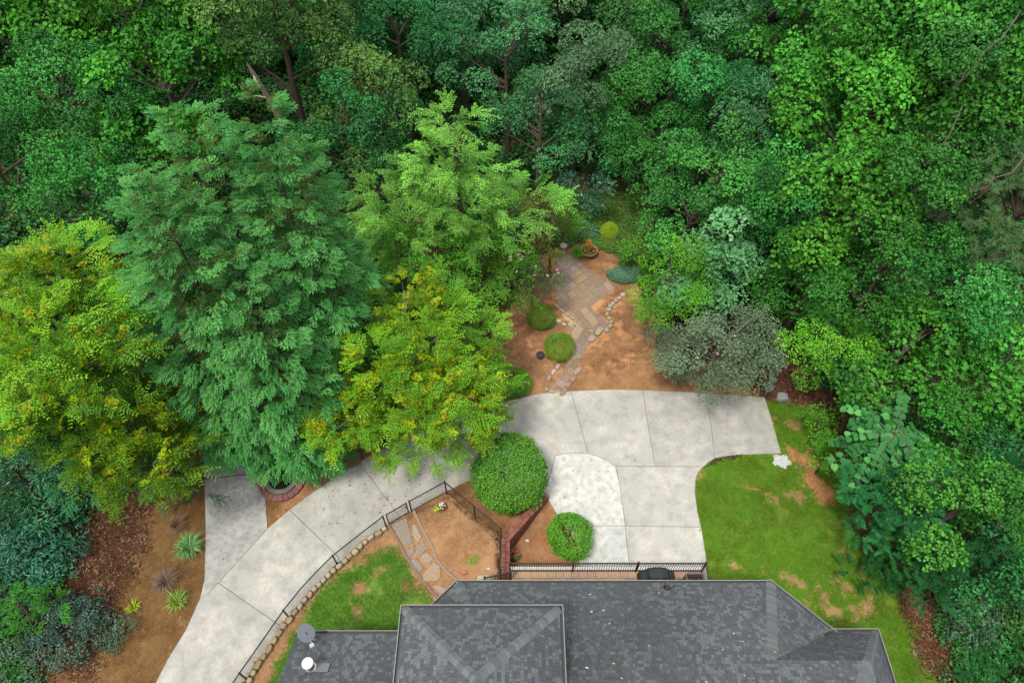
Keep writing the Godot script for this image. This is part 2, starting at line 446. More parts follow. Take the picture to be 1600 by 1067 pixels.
# leaf clusters over the outer faces of a set of lobes
func clothe(lobes: Array, k: Array, out: Array, acc: Array, seedpos: Vector3) -> void:
	var cols: Array = k[6]
	for L in lobes:
		var lp: Vector3 = L[0]; var lr: Vector3 = L[1]
		var tone := rf(0.0, 1.0); var bright := rf(0.66, 1.3)
		for i in int(k[4] * 8.0 * lr.x * lr.z) + 3:
			var d := rdir()
			if d.y < -0.15 and rng.randf() > (0.2 if d.z > 0.0 else 0.06):
				continue
			if d.z < -0.5 and rng.randf() > 0.5:
				continue
			var p := lp + d * lr * (rf(0.8, 1.12) if rng.randf() < 0.9 else rf(0.4, 1.35))
			var hid := false
			for L2 in lobes:
				if L2 != L and ((p - L2[0]) / L2[1]).length_squared() < 0.5:
					hid = true
					break
			if hid:
				continue
			var s: float = k[5] * rf(0.6, 1.25)
			var t := Transform3D(outward(d, k[10]).scaled(Vector3.ONE * s), p)
			var q := clampf(tone * 0.6 + rf(0, 0.5) + 0.25 * n_soft.get_noise_3dv(p * 4.0), 0, 1)
			var col: Color = cols[0].lerp(cols[1], q)
			col = Color(col.r * bright * tint.r, col.g * bright * tint.g, col.b * bright * tint.b)
			if k.size() > 11 and n_soft.get_noise_3dv(p * 9.0 + seedpos) + rf(-0.25, 0.25) > 0.35 - k[12]:
				for e in 2:
					acc.append([Transform3D(outward(d, true).scaled(Vector3.ONE * rf(0.7, 1.15)), p + d * rf(0.05, 0.3) + rdir() * 0.3), Color(0.2, 0.4, 0.012) * rf(0.8, 1.15)])
			out[rng.randi() % 2].append([t, col])

func plant_crown(o: Node3D, lobes: Array, k: Array, called := "crown") -> void:
	var out := [[], []]; var acc := []
	clothe(lobes, k, out, acc, o.position)
	var sets := [[out[0], LEAF[k[2]][0], called], [out[1], LEAF[k[2]][1], called]]
	if acc.size():
		sets.append([acc, LEAF[k[11]][0], "yellow_leaves"])
	for s in sets:
		if s[0].size() == 0:
			continue
		var places := []; var tints := PackedColorArray()
		for e in s[0]:
			places.append(Transform3D(e[0].basis, e[0].origin - o.position)); tints.append(e[1])
		many(s[2], s[1], M[k[3]], places, tints, o)

func trunk_and_limbs(o: Node3D, top: Vector3, lobes: Array, r: float, col: Color, limbs := 10) -> void:
	var m := MB.new()
	var b := Vector3.DOWN * 0.3
	var h := top.y
	m.tube([b, Vector3(top.x * 0.25 + rf(-0.1, 0.1), h * 0.35, top.z * 0.25), Vector3(top.x * 0.7, h * 0.72, top.z * 0.7), top], [r * 1.25, r, r * 0.65, r * 0.2], 8, col)
	obj("trunk", m, M.bark, o)
	m = MB.new()
	for i in mini(limbs, lobes.size()):
		var e: Vector3 = lobes[i][0] - o.position
		var st := clampf((e.y - Vector2(e.x - top.x, e.z - top.z).length() * 0.6) / h, 0.15, 0.9)
		var a := Vector3(top.x * st, h * st, top.z * st)
		var mid := a.lerp(e, 0.55) + Vector3(rf(-0.2, 0.2), rf(0.0, 0.35), rf(-0.2, 0.2))
		m.tube([a, mid, e + (e - a) * 0.12], [r * 0.42, r * 0.26, r * 0.07], 5, col)
		for q in 2:
			var f := mid.lerp(e, rf(0.2, 0.7))
			m.tube([f, f + (e - a).normalized() * rf(0.3, 0.9) + rdir() * 0.6], [r * 0.13, r * 0.04], 4, col)
	obj("limbs", m, M.bark, o).set_meta("kind", "stuff")

func tree(kind: String, ce: Vector3, rad: Vector3, label: String) -> Node3D:
	var k: Array = KIND[kind]
	rng.seed = hash(label)
	var base := Vector3(ce.x + rf(-0.3, 0.3), ht(ce.x, ce.z), ce.z + rf(-0.3, 0.3))
	var o := thing(k[0], base, label, k[1], "trees of the surrounding woods" if k[1] == "tree" else "shrubs and thickets round the yard")
	var lobes := []
	var R := (rad.x + rad.z) * 0.5
	var wild: bool = kind in ["tulip", "maple", "deep", "oak", "paleoak", "redtip", "limemaple"]
	var cnt := int(k[7] * R * (0.74 if wild else 0.92))
	tint = Color(rf(0.84, 1.12), 1.0, rf(0.8, 1.1)) * rf(0.78, 1.16)
	var skirt := kind in ["bright", "bronze", "pinkcrepe", "star", "laurel", "holly", "spruce", "arbor", "darkfeather", "crepe", "vine"]
	for i in cnt:
		var d := rdir()
		if d.y < -0.55 and not skirt:
			d.y = -d.y
		var q := rf(0.4, 0.98) if i > (cnt * 3 / 4 if wild else cnt / 2) else rf(0.74, 1.04)
		var p := ce + d * rad * q
		if kind in ["cherry", "arbor", "spruce", "star"]:      # drawn up to a leader
			var hh := clampf((p.y - ce.y) / rad.y, -1, 1)
			var sq := lerpf(1.05, 0.2, smoothstep(-0.3, 1.0, hh))
			p = Vector3(ce.x + (p.x - ce.x) * sq, p.y + (0.25 * rad.y if hh > 0.6 else 0.0), ce.z + (p.z - ce.z) * sq)
		var lr: float = k[8] * 0.93 * minf(R, rad.y * 1.3) * rf(0.65, 1.3)
		if kind in ["cherry", "arbor", "spruce"] and p.y > ce.y + rad.y * 0.6:
			lr *= 0.55
		lr = maxf(lr, 0.35)
		p.y = maxf(p.y, ht(p.x, p.z) + lr * 0.5)
		lobes.append([p, Vector3(lr, lr * k[9], lr)])
	plant_crown(o, lobes, k)
	var col := Color(0.2, 0.17, 0.14) if kind in ["tulip", "yellow", "crepe", "pinkcrepe", "star"] else Color(0.13, 0.1, 0.08)
	trunk_and_limbs(o, ce - base + Vector3(0, rad.y * 0.45, 0), lobes, clampf(R * 0.055, 0.05, 0.26), col, 12)
	return o

# a blue-green cypress: a cone of overlapping fronds in ragged shelves
func cypress(base: Vector3, h: float, R: float, label: String, lean: Vector2, tuck := 0.0) -> void:
	rng.seed = hash(label)
	var o := thing("cypress_tree", base, label, "tree", "blue-green cypresses in a clump")
	var out := [[], []]
	var cnt := int(R * h * 5.0)
	for i in cnt:
		var t := 1.0 - sqrt((i + rf(0.0, 1.0)) / cnt)
		if rng.randf() < 0.16:
			t = rf(0.55, 1.0)
		var a := i * 2.39996 + rf(-0.35, 0.35)
		if sin(a) < -0.6 and rng.randf() < 0.5:
			continue
		var rr := R * (pow(1.0 - t, 0.55) if t > tuck else lerpf(0.72, 1.0, t / maxf(tuck, 0.01)) * pow(1.0 - t, 0.55)) * (0.42 + 0.58 * smoothstep(-0.02, 0.2, t)) + 0.12
		rr *= rf(0.8, 1.1) + 0.12 * n_soft.get_noise_2d(a * 12.0, t * 60.0)
		var y := 0.5 + t * h
		var d := Vector3(cos(a), 0, sin(a))
		var side := Vector3(-d.z, 0, d.x)
		var lift := lerpf(-0.12, 0.9, t * t)
		var bright := rf(0.0, 1.0)
		var fronds := int(clampf(5.0 + rr * 3.4, 6.0, 18.0))
		for f in fronds:
			var q := 1.0 - 0.75 * pow(rf(0.0, 1.0), 1.6)
			var w := rf(-1.0, 1.0) * (0.18 + 0.3 * rr * (1.1 - q))
			var p := Vector3(lean.x * t, y, lean.y * t) + d * rr * q + side * w + Vector3.UP * (rr * lift * q * 0.45 - 0.05 * rr * q * q + rf(-0.07, 0.1) - absf(w) * 0.25)
			var x := (d + side * w * 0.9 + Vector3.UP * (lift * 0.7 - 0.04) + rdir() * 0.22).normalized()
			var up := (Vector3.UP + d * 0.3 + rdir() * 0.22).normalized()
			var z := x.cross(up).normalized()
			var s := rf(0.62, 1.0) * lerpf(1.0, 0.6, t)
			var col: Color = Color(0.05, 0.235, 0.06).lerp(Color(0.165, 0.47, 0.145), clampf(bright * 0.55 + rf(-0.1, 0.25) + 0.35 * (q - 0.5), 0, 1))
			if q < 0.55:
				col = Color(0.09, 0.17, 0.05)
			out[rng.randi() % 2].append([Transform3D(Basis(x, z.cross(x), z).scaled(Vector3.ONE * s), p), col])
	for k in 2:
		var places := []; var tints := PackedColorArray()
		for e in out[k]:
			places.append(e[0]); tints.append(e[1])
		many("crown", LEAF.frond[k], M.needle, places, tints, o)
	var m := MB.new()
	m.tube([Vector3.DOWN * 0.3, Vector3(lean.x * 0.5, h * 0.5, lean.y * 0.5), Vector3(lean.x, h * 0.97, lean.y)], [0.24, 0.07, 0.008], 8, Color(0.1, 0.07, 0.05))
	obj("trunk", m, M.bark, o)
	m = MB.new()
	for i in 40:
		var t := rf(0.04, 0.85); var a := rf(0, TAU)
		var r := R * pow(1.0 - t, 0.62) * 0.55
		var st := Vector3(lean.x * t, 0.4 + t * h, lean.y * t)
		m.tube([st, st + Vector3(cos(a) * r, r * 0.15, sin(a) * r)], [0.05, 0.012], 4, Color(0.1, 0.07, 0.05))
	obj("limbs", m, M.bark, o).set_meta("kind", "stuff")

# a shrub clipped to a rounded shape
func ball(ce: Vector3, rad: Vector3, leaves: String, material: String, cols: Array, dens: float, size: float, label: String, rough := 0.08, group := "") -> Node3D:
	rng.seed = hash(label)
	var base := Vector3(ce.x, ht(ce.x, ce.z), ce.z)
	var o := thing("round_shrub", base, label, "shrub", group)
	var out := [[], []]
	var area := 4.0 * PI * pow((pow(rad.x * rad.z, 1.6) + 2.0 * pow(rad.x * rad.y, 1.6)) / 3.0, 1.0 / 1.6)
	for i in int(area * dens):
		var d := rdir()
		if d.y < -0.75:
			continue
		var q := 1.0 + rough * n_soft.get_noise_3dv(d * rad * 14.0 + ce * 7.0) * 2.0
		var p := ce - base + d * rad * q * (rf(0.86, 1.0) if rng.randf() < 0.93 else rf(1.0, 1.06))
		if p.y < 0.05:
			p.y = 0.05
		var y := (d + Vector3.UP * 0.25 + rdir() * 0.25).normalized()
		var x := y.cross(rdir()).normalized()
		var col: Color = cols[0].lerp(cols[1], clampf(0.5 + 0.9 * n_soft.get_noise_3dv(p * 7.0 + ce * 3.0) + rf(-0.25, 0.25), 0, 1))
		out[rng.randi() % 2].append([Transform3D(Basis(x, y, x.cross(y)).scaled(Vector3.ONE * size * rf(0.8, 1.15)), p), col])
	for k in 2:
		var places := []; var tints := PackedColorArray()
		for e in out[k]:
			places.append(e[0]); tints.append(e[1])
		many("foliage", LEAF[leaves][k], M[material], places, tints, o)
	var m := MB.new()
	for i in 7:
		var a := rf(0, TAU)
		m.tube([Vector3(rf(-0.08, 0.08), -0.15, rf(-0.08, 0.08)), ce - base + Vector3(cos(a) * rad.x * 0.6, rad.y * rf(-0.4, 0.2), sin(a) * rad.z * 0.6)], [0.04 * rad.x, 0.012], 5, Color(0.16, 0.12, 0.09))
	obj("stems", m, M.bark, o)
	return o

# a fountain of blades
func tuft_plant(called: String, at: Vector3, count: int, ln: float, wd: float, c0: Color, c1: Color, spread: float, label: String, category: String, group := "") -> Node3D:
	rng.seed = hash(label)
	var o := thing(called, at, label, category, group)
	var m := MB.new()
	for i in count:
		var a := rf(0, TAU); var q := sqrt(rf(0, 1))
		var b := Vector3(cos(a) * q, 0, sin(a) * q) * ln * 0.28
		var d := Vector3(cos(a + rf(-0.5, 0.5)), 0, sin(a + rf(-0.5, 0.5)))
		var s := d.cross(Vector3.UP) * wd * rf(0.7, 1.2)
		var L := ln * rf(0.6, 1.15)
		var p1 := b + (Vector3.UP * 0.75 + d * spread * 0.45) * L * 0.55
		var p2 := p1 + (Vector3.UP * rf(-0.25, 0.35) + d * spread * rf(0.7, 1.2)) * L * 0.5
		var col := c0.lerp(c1, rf(0, 1))
		m.quad(b - s * 0.5, b + s * 0.5, p1 + s * 0.5, p1 - s * 0.5, col)
		m.tri(p1 - s * 0.5, p1 + s * 0.5, p2, col)
	obj("blades", m, M.grass, o).set_meta("kind", "stuff")
	return o

# ------------------------------------------------------------------ ground
const GX := -20.0
const GZ := -40.0
const GS := 40.0
const GN := 1024
var surf := PackedByteArray()
var gimg: Image

func paint(poly: PackedVector2Array, col: Color, kind: int, ragged: float, vary: float, opacity := 1.0) -> void:
	var lo := poly[0]; var hi := poly[0]
	for p in poly:
		lo = lo.min(p); hi = hi.max(p)
	lo -= Vector2.ONE * ragged; hi += Vector2.ONE * ragged
	var s := GN / GS
	for j in range(maxi(0, int((lo.y - GZ) * s)), mini(GN, int((hi.y - GZ) * s) + 1)):
		for i in range(maxi(0, int((lo.x - GX) * s)), mini(GN, int((hi.x - GX) * s) + 1)):
			var p := Vector2(GX + (i + 0.5) / s, GZ + (j + 0.5) / s)
			var w := p + Vector2(n_fine.get_noise_2d(p.x * 14.0, p.y * 14.0), n_fine.get_noise_2d(p.x * 14.0 + 300.0, p.y * 14.0)) * ragged + Vector2(n_fine.get_noise_2d(p.x * 70.0, p.y * 70.0 + 90.0), n_fine.get_noise_2d(p.x * 70.0 + 500.0, p.y * 70.0)) * ragged * 0.8
			if not Geometry2D.is_point_in_polygon(w, poly):
				continue
			var q := 1.0 + vary * (n_soft.get_noise_2d(p.x * 9.0, p.y * 9.0) + 0.7 * n_fine.get_noise_2d(p.x * 60.0, p.y * 60.0))
			var c := Color(col.r * q, col.g * q * (1.0 + 0.08 * n_soft.get_noise_2d(p.y * 7.0, p.x * 7.0)), col.b * q)
			gimg.set_pixel(i, j, gimg.get_pixel(i, j).lerp(c, opacity) if opacity < 1.0 else c)
			if opacity > 0.6:
				surf[j * GN + i] = kind

func blob(ce: Vector2, rx: float, rz: float, turn: float) -> PackedVector2Array:
	var p := PackedVector2Array()
	for k in 14:
		var a := TAU * k / 14
		p.append(ce + Vector2(cos(a) * rx, sin(a) * rz).rotated(turn))
	return p

func surface_at(x: float, z: float) -> int:
	var i := int((x - GX) / GS * GN); var j := int((z - GZ) / GS * GN)
	return surf[j * GN + i] if i >= 0 and j >= 0 and i < GN and j < GN else 0

func build_ground() -> void:
	gimg = Image.create(GN, GN, false, Image.FORMAT_RGBF)
	surf.resize(GN * GN)
	paint(PackedVector2Array([Vector2(-21, -41), Vector2(21, -41), Vector2(21, 1), Vector2(-21, 1)]), Color(0.045, 0.035, 0.02), 0, 0.0, 0.5)
	var straw := Color(0.38, 0.2, 0.1)
	# the clearing behind the patio, the mulched bank, the strip of debris
	paint(PackedVector2Array([Vector2(3.11, -29.36), Vector2(2.93, -34.54), Vector2(4.46, -38.93), Vector2(9.25, -38.12), Vector2(10.1, -32.09), Vector2(9.92, -27.65), Vector2(6.22, -29.36)]), Color(0.1, 0.085, 0.03), 5, 0.8, 0.5)
	paint(PackedVector2Array([Vector2(-3.66, -18.12), Vector2(-2.19, -23.62), Vector2(0, -26.85), Vector2(1.97, -30.37), Vector2(4.22, -31.8), Vector2(6.69, -30.37), Vector2(7.96, -26.86), Vector2(10.31, -23.8), Vector2(15.95, -22.59), Vector2(14.44, -20.04), Vector2(3.5, -20.46)]), straw, 1, 0.35, 0.22)
	paint(PackedVector2Array([Vector2(13.25, -23.8), Vector2(16.49, -23.41), Vector2(17.99, -20.87), Vector2(16.7, -20.04), Vector2(14.51, -21.09), Vector2(13.59, -21.73)]), Color(0.2, 0.11, 0.075), 3, 0.5, 0.5)
	paint(PackedVector2Array([Vector2(2.72, -30.43), Vector2(3.59, -30.54), Vector2(4.29, -29.7), Vector2(4.92, -29.09), Vector2(5.44, -28.82), Vector2(6.29, -28.14), Vector2(5.33, -27.45), Vector2(4.62, -26.86), Vector2(5.02, -26.48), Vector2(5.63, -25.87), Vector2(5.69, -25.56), Vector2(5.05, -25.41), Vector2(4.65, -24.8), Vector2(4.38, -24.58), Vector2(3.77, -23.37), Vector2(2.87, -21.86), Vector2(2, -21.64), Vector2(2.45, -22.21), Vector2(3, -23.2), Vector2(3.63, -24.38), Vector2(3.38, -25.72), Vector2(2.58, -27.06), Vector2(2.76, -28.18), Vector2(2.68, -29.36)]), Color(0.4, 0.3, 0.2), 6, 0.05, 0.15)
	# right lawn
	paint(PackedVector2Array([Vector2(13.55, -21.51), Vector2(15.52, -20.87), Vector2(17.04, -20.04), Vector2(16.92, -17.31), Vector2(16.86, -14.47), Vector2(17.8, -11.31), Vector2(18.07, -8.49), Vector2(17.78, -5.97), Vector2(17.22, -2.66), Vector2(7.13, -2.66), Vector2(8.41, -11.91), Vector2(8.84, -16.57), Vector2(13.45, -18.06)]), Color(0.1, 0.17, 0.02), 2, 0.25, 0.28)
	var clay := Color(0.42, 0.17, 0.09)
	for e in [[Vector2(14.98, -17.49), 0.9, 0.55, 0.2],[Vector2(15.53, -16.14), 0.8, 0.65, 0.9],[Vector2(15.69, -15.33), 0.6, 0.5, 0.5],[Vector2(15.25, -19.44), 0.5, 0.3, 0.6],[Vector2(14.21, -19.84), 0.3, 0.25, 0.2],[Vector2(12.26, -15.75), 0.55, 0.16, 0.1],[Vector2(13.09, -15.15), 0.2, 0.35, -0.3],[Vector2(14.22, -15.22), 0.5, 0.25, 0.1],[Vector2(10.33, -11.76), 0.3, 0.22, 0.5],[Vector2(11.79, -11.61), 0.4, 0.15, 0.6],[Vector2(13.06, -11.01), 0.35, 0.25, 0.3],[Vector2(13.48, -10.92), 0.3, 0.2, 0.2],[Vector2(14.85, -11.16), 0.18, 0.45, -0.1],[Vector2(14.15, -10.37), 0.3, 0.5, 0],[Vector2(15.23, -10.66), 0.3, 0.4, 0.4],[Vector2(14.51, -9.72), 0.3, 0.25, 0.2],[Vector2(15.49, -9.63), 0.25, 0.5, -0.5],[Vector2(16.13, -10), 0.35, 0.45, 0.3],[Vector2(16.32, -10.86), 0.2, 0.35, 0.2],[Vector2(15.85, -12.22), 0.25, 0.2, 0],[Vector2(9.79, -16.39), 0.3, 0.25, 0.5],[Vector2(12.78, -11.16), 0.25, 0.2, 0.9],[Vector2(13.5, -9.91), 0.2, 0.15, 0]]:
		paint(blob(e[0], e[1], e[2], e[3]), clay if e[1] > 0.55 else Color(0.3, 0.17, 0.09), 4, 0.45, 0.3, 0.85)
	paint(PackedVector2Array([Vector2(16.71, -14.47), Vector2(17.65, -11.31), Vector2(17.76, -9.58), Vector2(17.49, -6.95), Vector2(18.98, -6.95), Vector2(18.99, -11.31), Vector2(18.17, -14.14)]), Color(0.15, 0.085, 0.05), 3, 0.5, 0.5)
	# left: leaf litter fading into the sandy bed
	paint(PackedVector2Array([Vector2(-22.12, -13.26), Vector2(-21.35, -16.62), Vector2(-15.28, -17.72), Vector2(-12.93, -9.2), Vector2(-14.27, -5.73), Vector2(-18.86, -5.73)]), Color(0.17, 0.1, 0.045), 1, 0.3, 0.35)
	paint(PackedVector2Array([Vector2(-23.01, -13.9), Vector2(-22.28, -17.35), Vector2(-17.76, -17.35), Vector2(-16.92, -15.22), Vector2(-17.08, -12.95), Vector2(-16.75, -10.86), Vector2(-16.78, -9.2), Vector2(-16.92, -6.67), Vector2(-19.79, -6.67)]), Color(0.055, 0.028, 0.02), 3, 0.7, 0.5)
	paint(PackedVector2Array([Vector2(-12.11, -12.03), Vector2(-12.92, -17.35), Vector2(-7.87, -18.12), Vector2(-6.5, -17.46), Vector2(-7.59, -16.12), Vector2(-10.93, -12.64)]), Color(0.28, 0.15, 0.06), 1, 0.2, 0.2)
	# the yard by the house
	paint(PackedVector2Array([Vector2(-11.16, -5.71), Vector2(-10.53, -7.15), Vector2(-9.98, -8.38), Vector2(-9.2, -9.68), Vector2(-8.27, -10.89), Vector2(-7.23, -12.04), Vector2(-6.05, -13.25), Vector2(-4.91, -14.07), Vector2(-3.26, -15.3), Vector2(-1.29, -16.12), Vector2(1.93, -15.5), Vector2(3.47, -12.22), Vector2(3.5, -8.49), Vector2(-2.53, -5.69)]), Color(0.38, 0.23, 0.12), 1, 0.08, 0.2)
	paint(PackedVector2Array([Vector2(-3.25, -15.19), Vector2(-1.94, -16.15), Vector2(0, -15.14), Vector2(1.61, -15.5), Vector2(3.32, -12.22), Vector2(0, -11.29), Vector2(-0.46, -13.19)]), Color(0.33, 0.135, 0.055), 1, 0.15, 0.2)
	paint(PackedVector2Array([Vector2(-5.3, -12.23), Vector2(-4.56, -11.2), Vector2(-3.76, -10.07), Vector2(-3.02, -9.33), Vector2(-3.71, -7.83), Vector2(-9.15, -5.92), Vector2(-9.96, -6.15), Vector2(-9.55, -7.83), Vector2(-8.84, -9.39), Vector2(-7.89, -10.63), Vector2(-6.98, -11.2), Vector2(-6.36, -11.87)]), Color(0.1, 0.17, 0.03), 2, 0.4, 0.28)
	for e in [[Vector2(-6.46, -10.07), 0.3, 0.18],[Vector2(-4.81, -10.26), 0.25, 0.15],[Vector2(-6.77, -9.33), 0.25, 0.12],[Vector2(-5.68, -11.05), 0.25, 0.15]]:
		paint(blob(e[0], e[1], e[2], 0.4), Color(0.3, 0.18, 0.08), 1, 0.4, 0.25, 0.8)
	for p in [[Vector2(-14.85, -4.84), Vector2(-14.45, -6.5), Vector2(-13.84, -8.54), Vector2(-13.64, -9.74), Vector2(-13.65, -10.66), Vector2(-14.18, -12.76), Vector2(-16.21, -19.64), Vector2(-13.39, -19.64), Vector2(-11.87, -14.72), Vector2(-11.38, -13.07), Vector2(-10.55, -14), Vector2(-8.76, -15.64), Vector2(-7.65, -16.58), Vector2(-5.24, -13.69), Vector2(-7.22, -11.98), Vector2(-9.77, -8.67), Vector2(-11.53, -4.8)], [Vector2(-7.65, -16.58), Vector2(-5.3, -18.32), Vector2(-1.81, -20.3), Vector2(1.42, -21.47), Vector2(3.29, -21.66), Vector2(7.3, -21.73), Vector2(10.8, -21.51), Vector2(14.02, -21.26), Vector2(14.07, -17.72), Vector2(11.68, -17.64), Vector2(10.54, -17.44), Vector2(9.54, -16.64), Vector2(9.19, -15.5), Vector2(9.19, -13.68), Vector2(8.88, -9.86), Vector2(3.17, -9.86), Vector2(3.21, -12.84), Vector2(1.64, -15.43), Vector2(-2.19, -15.98), Vector2(-3.26, -15.3), Vector2(-5.24, -13.69)]]:
		paint(PackedVector2Array(p), Color(0.2, 0.15, 0.1), 7, 0.0, 0.2)
	gimg.convert(Image.FORMAT_RGBF)
	var im8 := Image.create(GN, GN, false, Image.FORMAT_RGB8)
	for j in GN:
		for i in GN:
			im8.set_pixel(i, j, gimg.get_pixel(i, j).linear_to_srgb())
	var gm := StandardMaterial3D.new()
	gm.resource_name = "soil"
	gm.albedo_texture = ImageTexture.create_from_image(im8)
	gm.texture_repeat = false
	gm.roughness = 1.0
	gm.metallic_specular = 0.15
	var xs := []; var zs := []
	var q := -900.0
	for k in [[-900.0, 12], [-120.0, 24], [-26.0, 260], [26.0, 24], [120.0, 12], [900.0, 0]]:
		xs.append([k[0], k[1]])
	var X := PackedFloat32Array(); var Z := PackedFloat32Array()
	for k in xs.size() - 1:
		for i in xs[k][1]:
			X.append(lerpf(xs[k][0], xs[k + 1][0], float(i) / xs[k][1]))
	X.append(900.0)
	for k in [[-900.0, -150.0, 12], [-150.0, -46.0, 26], [-46.0, 2.0, 240], [2.0, 60.0, 16], [60.0, 900.0, 12]]:
		for i in k[2]:
			Z.append(lerpf(k[0], k[1], float(i) / k[2]))
	Z.append(900.0)
	var V := PackedVector3Array(); var U := PackedVector2Array(); var I := PackedInt32Array()
	for z in Z:
		for x in X:
			V.append(Vector3(x, maxf(ht(x, z), -14.0), z))
			U.append(Vector2((x - GX) / GS, (z - GZ) / GS))
	for j in Z.size() - 1:
		for i in X.size() - 1:
			var a := j * X.size() + i
			I.append_array([a, a + 1, a + X.size() + 1, a, a + X.size() + 1, a + X.size()])
	var st := SurfaceTool.new()
	var arr := []
	arr.resize(Mesh.ARRAY_MAX)
	arr[Mesh.ARRAY_VERTEX] = V; arr[Mesh.ARRAY_TEX_UV] = U; arr[Mesh.ARRAY_INDEX] = I
	st.create_from_arrays(arr)
	st.generate_normals()
	var g := obj("ground", st.commit(), gm)
	tag(g, "sloping ground of lawn, straw mulch, clay and forest floor", "ground", "", "structure")

func strip_mesh(poly: PackedVector2Array, up: float, thick: float, col: Color) -> MB:
	# follows the fall of the driveway: cut in strips along x
	var m := MB.new()
	var lo := 1e9; var hi := -1e9; var zl := 1e9; var zh := -1e9
	for p in poly:
		lo = minf(lo, p.x); hi = maxf(hi, p.x); zl = minf(zl, p.y); zh = maxf(zh, p.y)
	var x := floorf(lo * 2.0) / 2.0
	while x < hi:
		for part in Geometry2D.intersect_polygons(poly, PackedVector2Array([Vector2(x, zl - 1), Vector2(x + 0.5, zl - 1), Vector2(x + 0.5, zh + 1), Vector2(x, zh + 1)])):
			var idx := Geometry2D.triangulate_polygon(part)
			for i in range(0, idx.size(), 3):
				var t := []
				for k in 3:
					var p: Vector2 = part[idx[i + k]]
					t.append(Vector3(p.x, drive_height(p.x) + up, p.y))
				m.stri(t[0], t[1], t[2], Vector3.UP, Vector3.UP, Vector3.UP, col)
		x += 0.5
	var cw := Geometry2D.is_polygon_clockwise(poly)
	for i in poly.size():
		var a := poly[i]; var b := poly[(i + 1) % poly.size()]
		var e := (b - a).normalized()
		var nn := Vector3(e.y, 0, -e.x) * (-1.0 if cw else 1.0)
		var ta := Vector3(a.x, drive_height(a.x) + up, a.y); var tb := Vector3(b.x, drive_height(b.x) + up, b.y)
		m.stri(ta, tb, tb + Vector3.DOWN * thick, nn, nn, nn, col); m.stri(ta, tb + Vector3.DOWN * thick, ta + Vector3.DOWN * thick, nn, nn, nn, col)
	return m

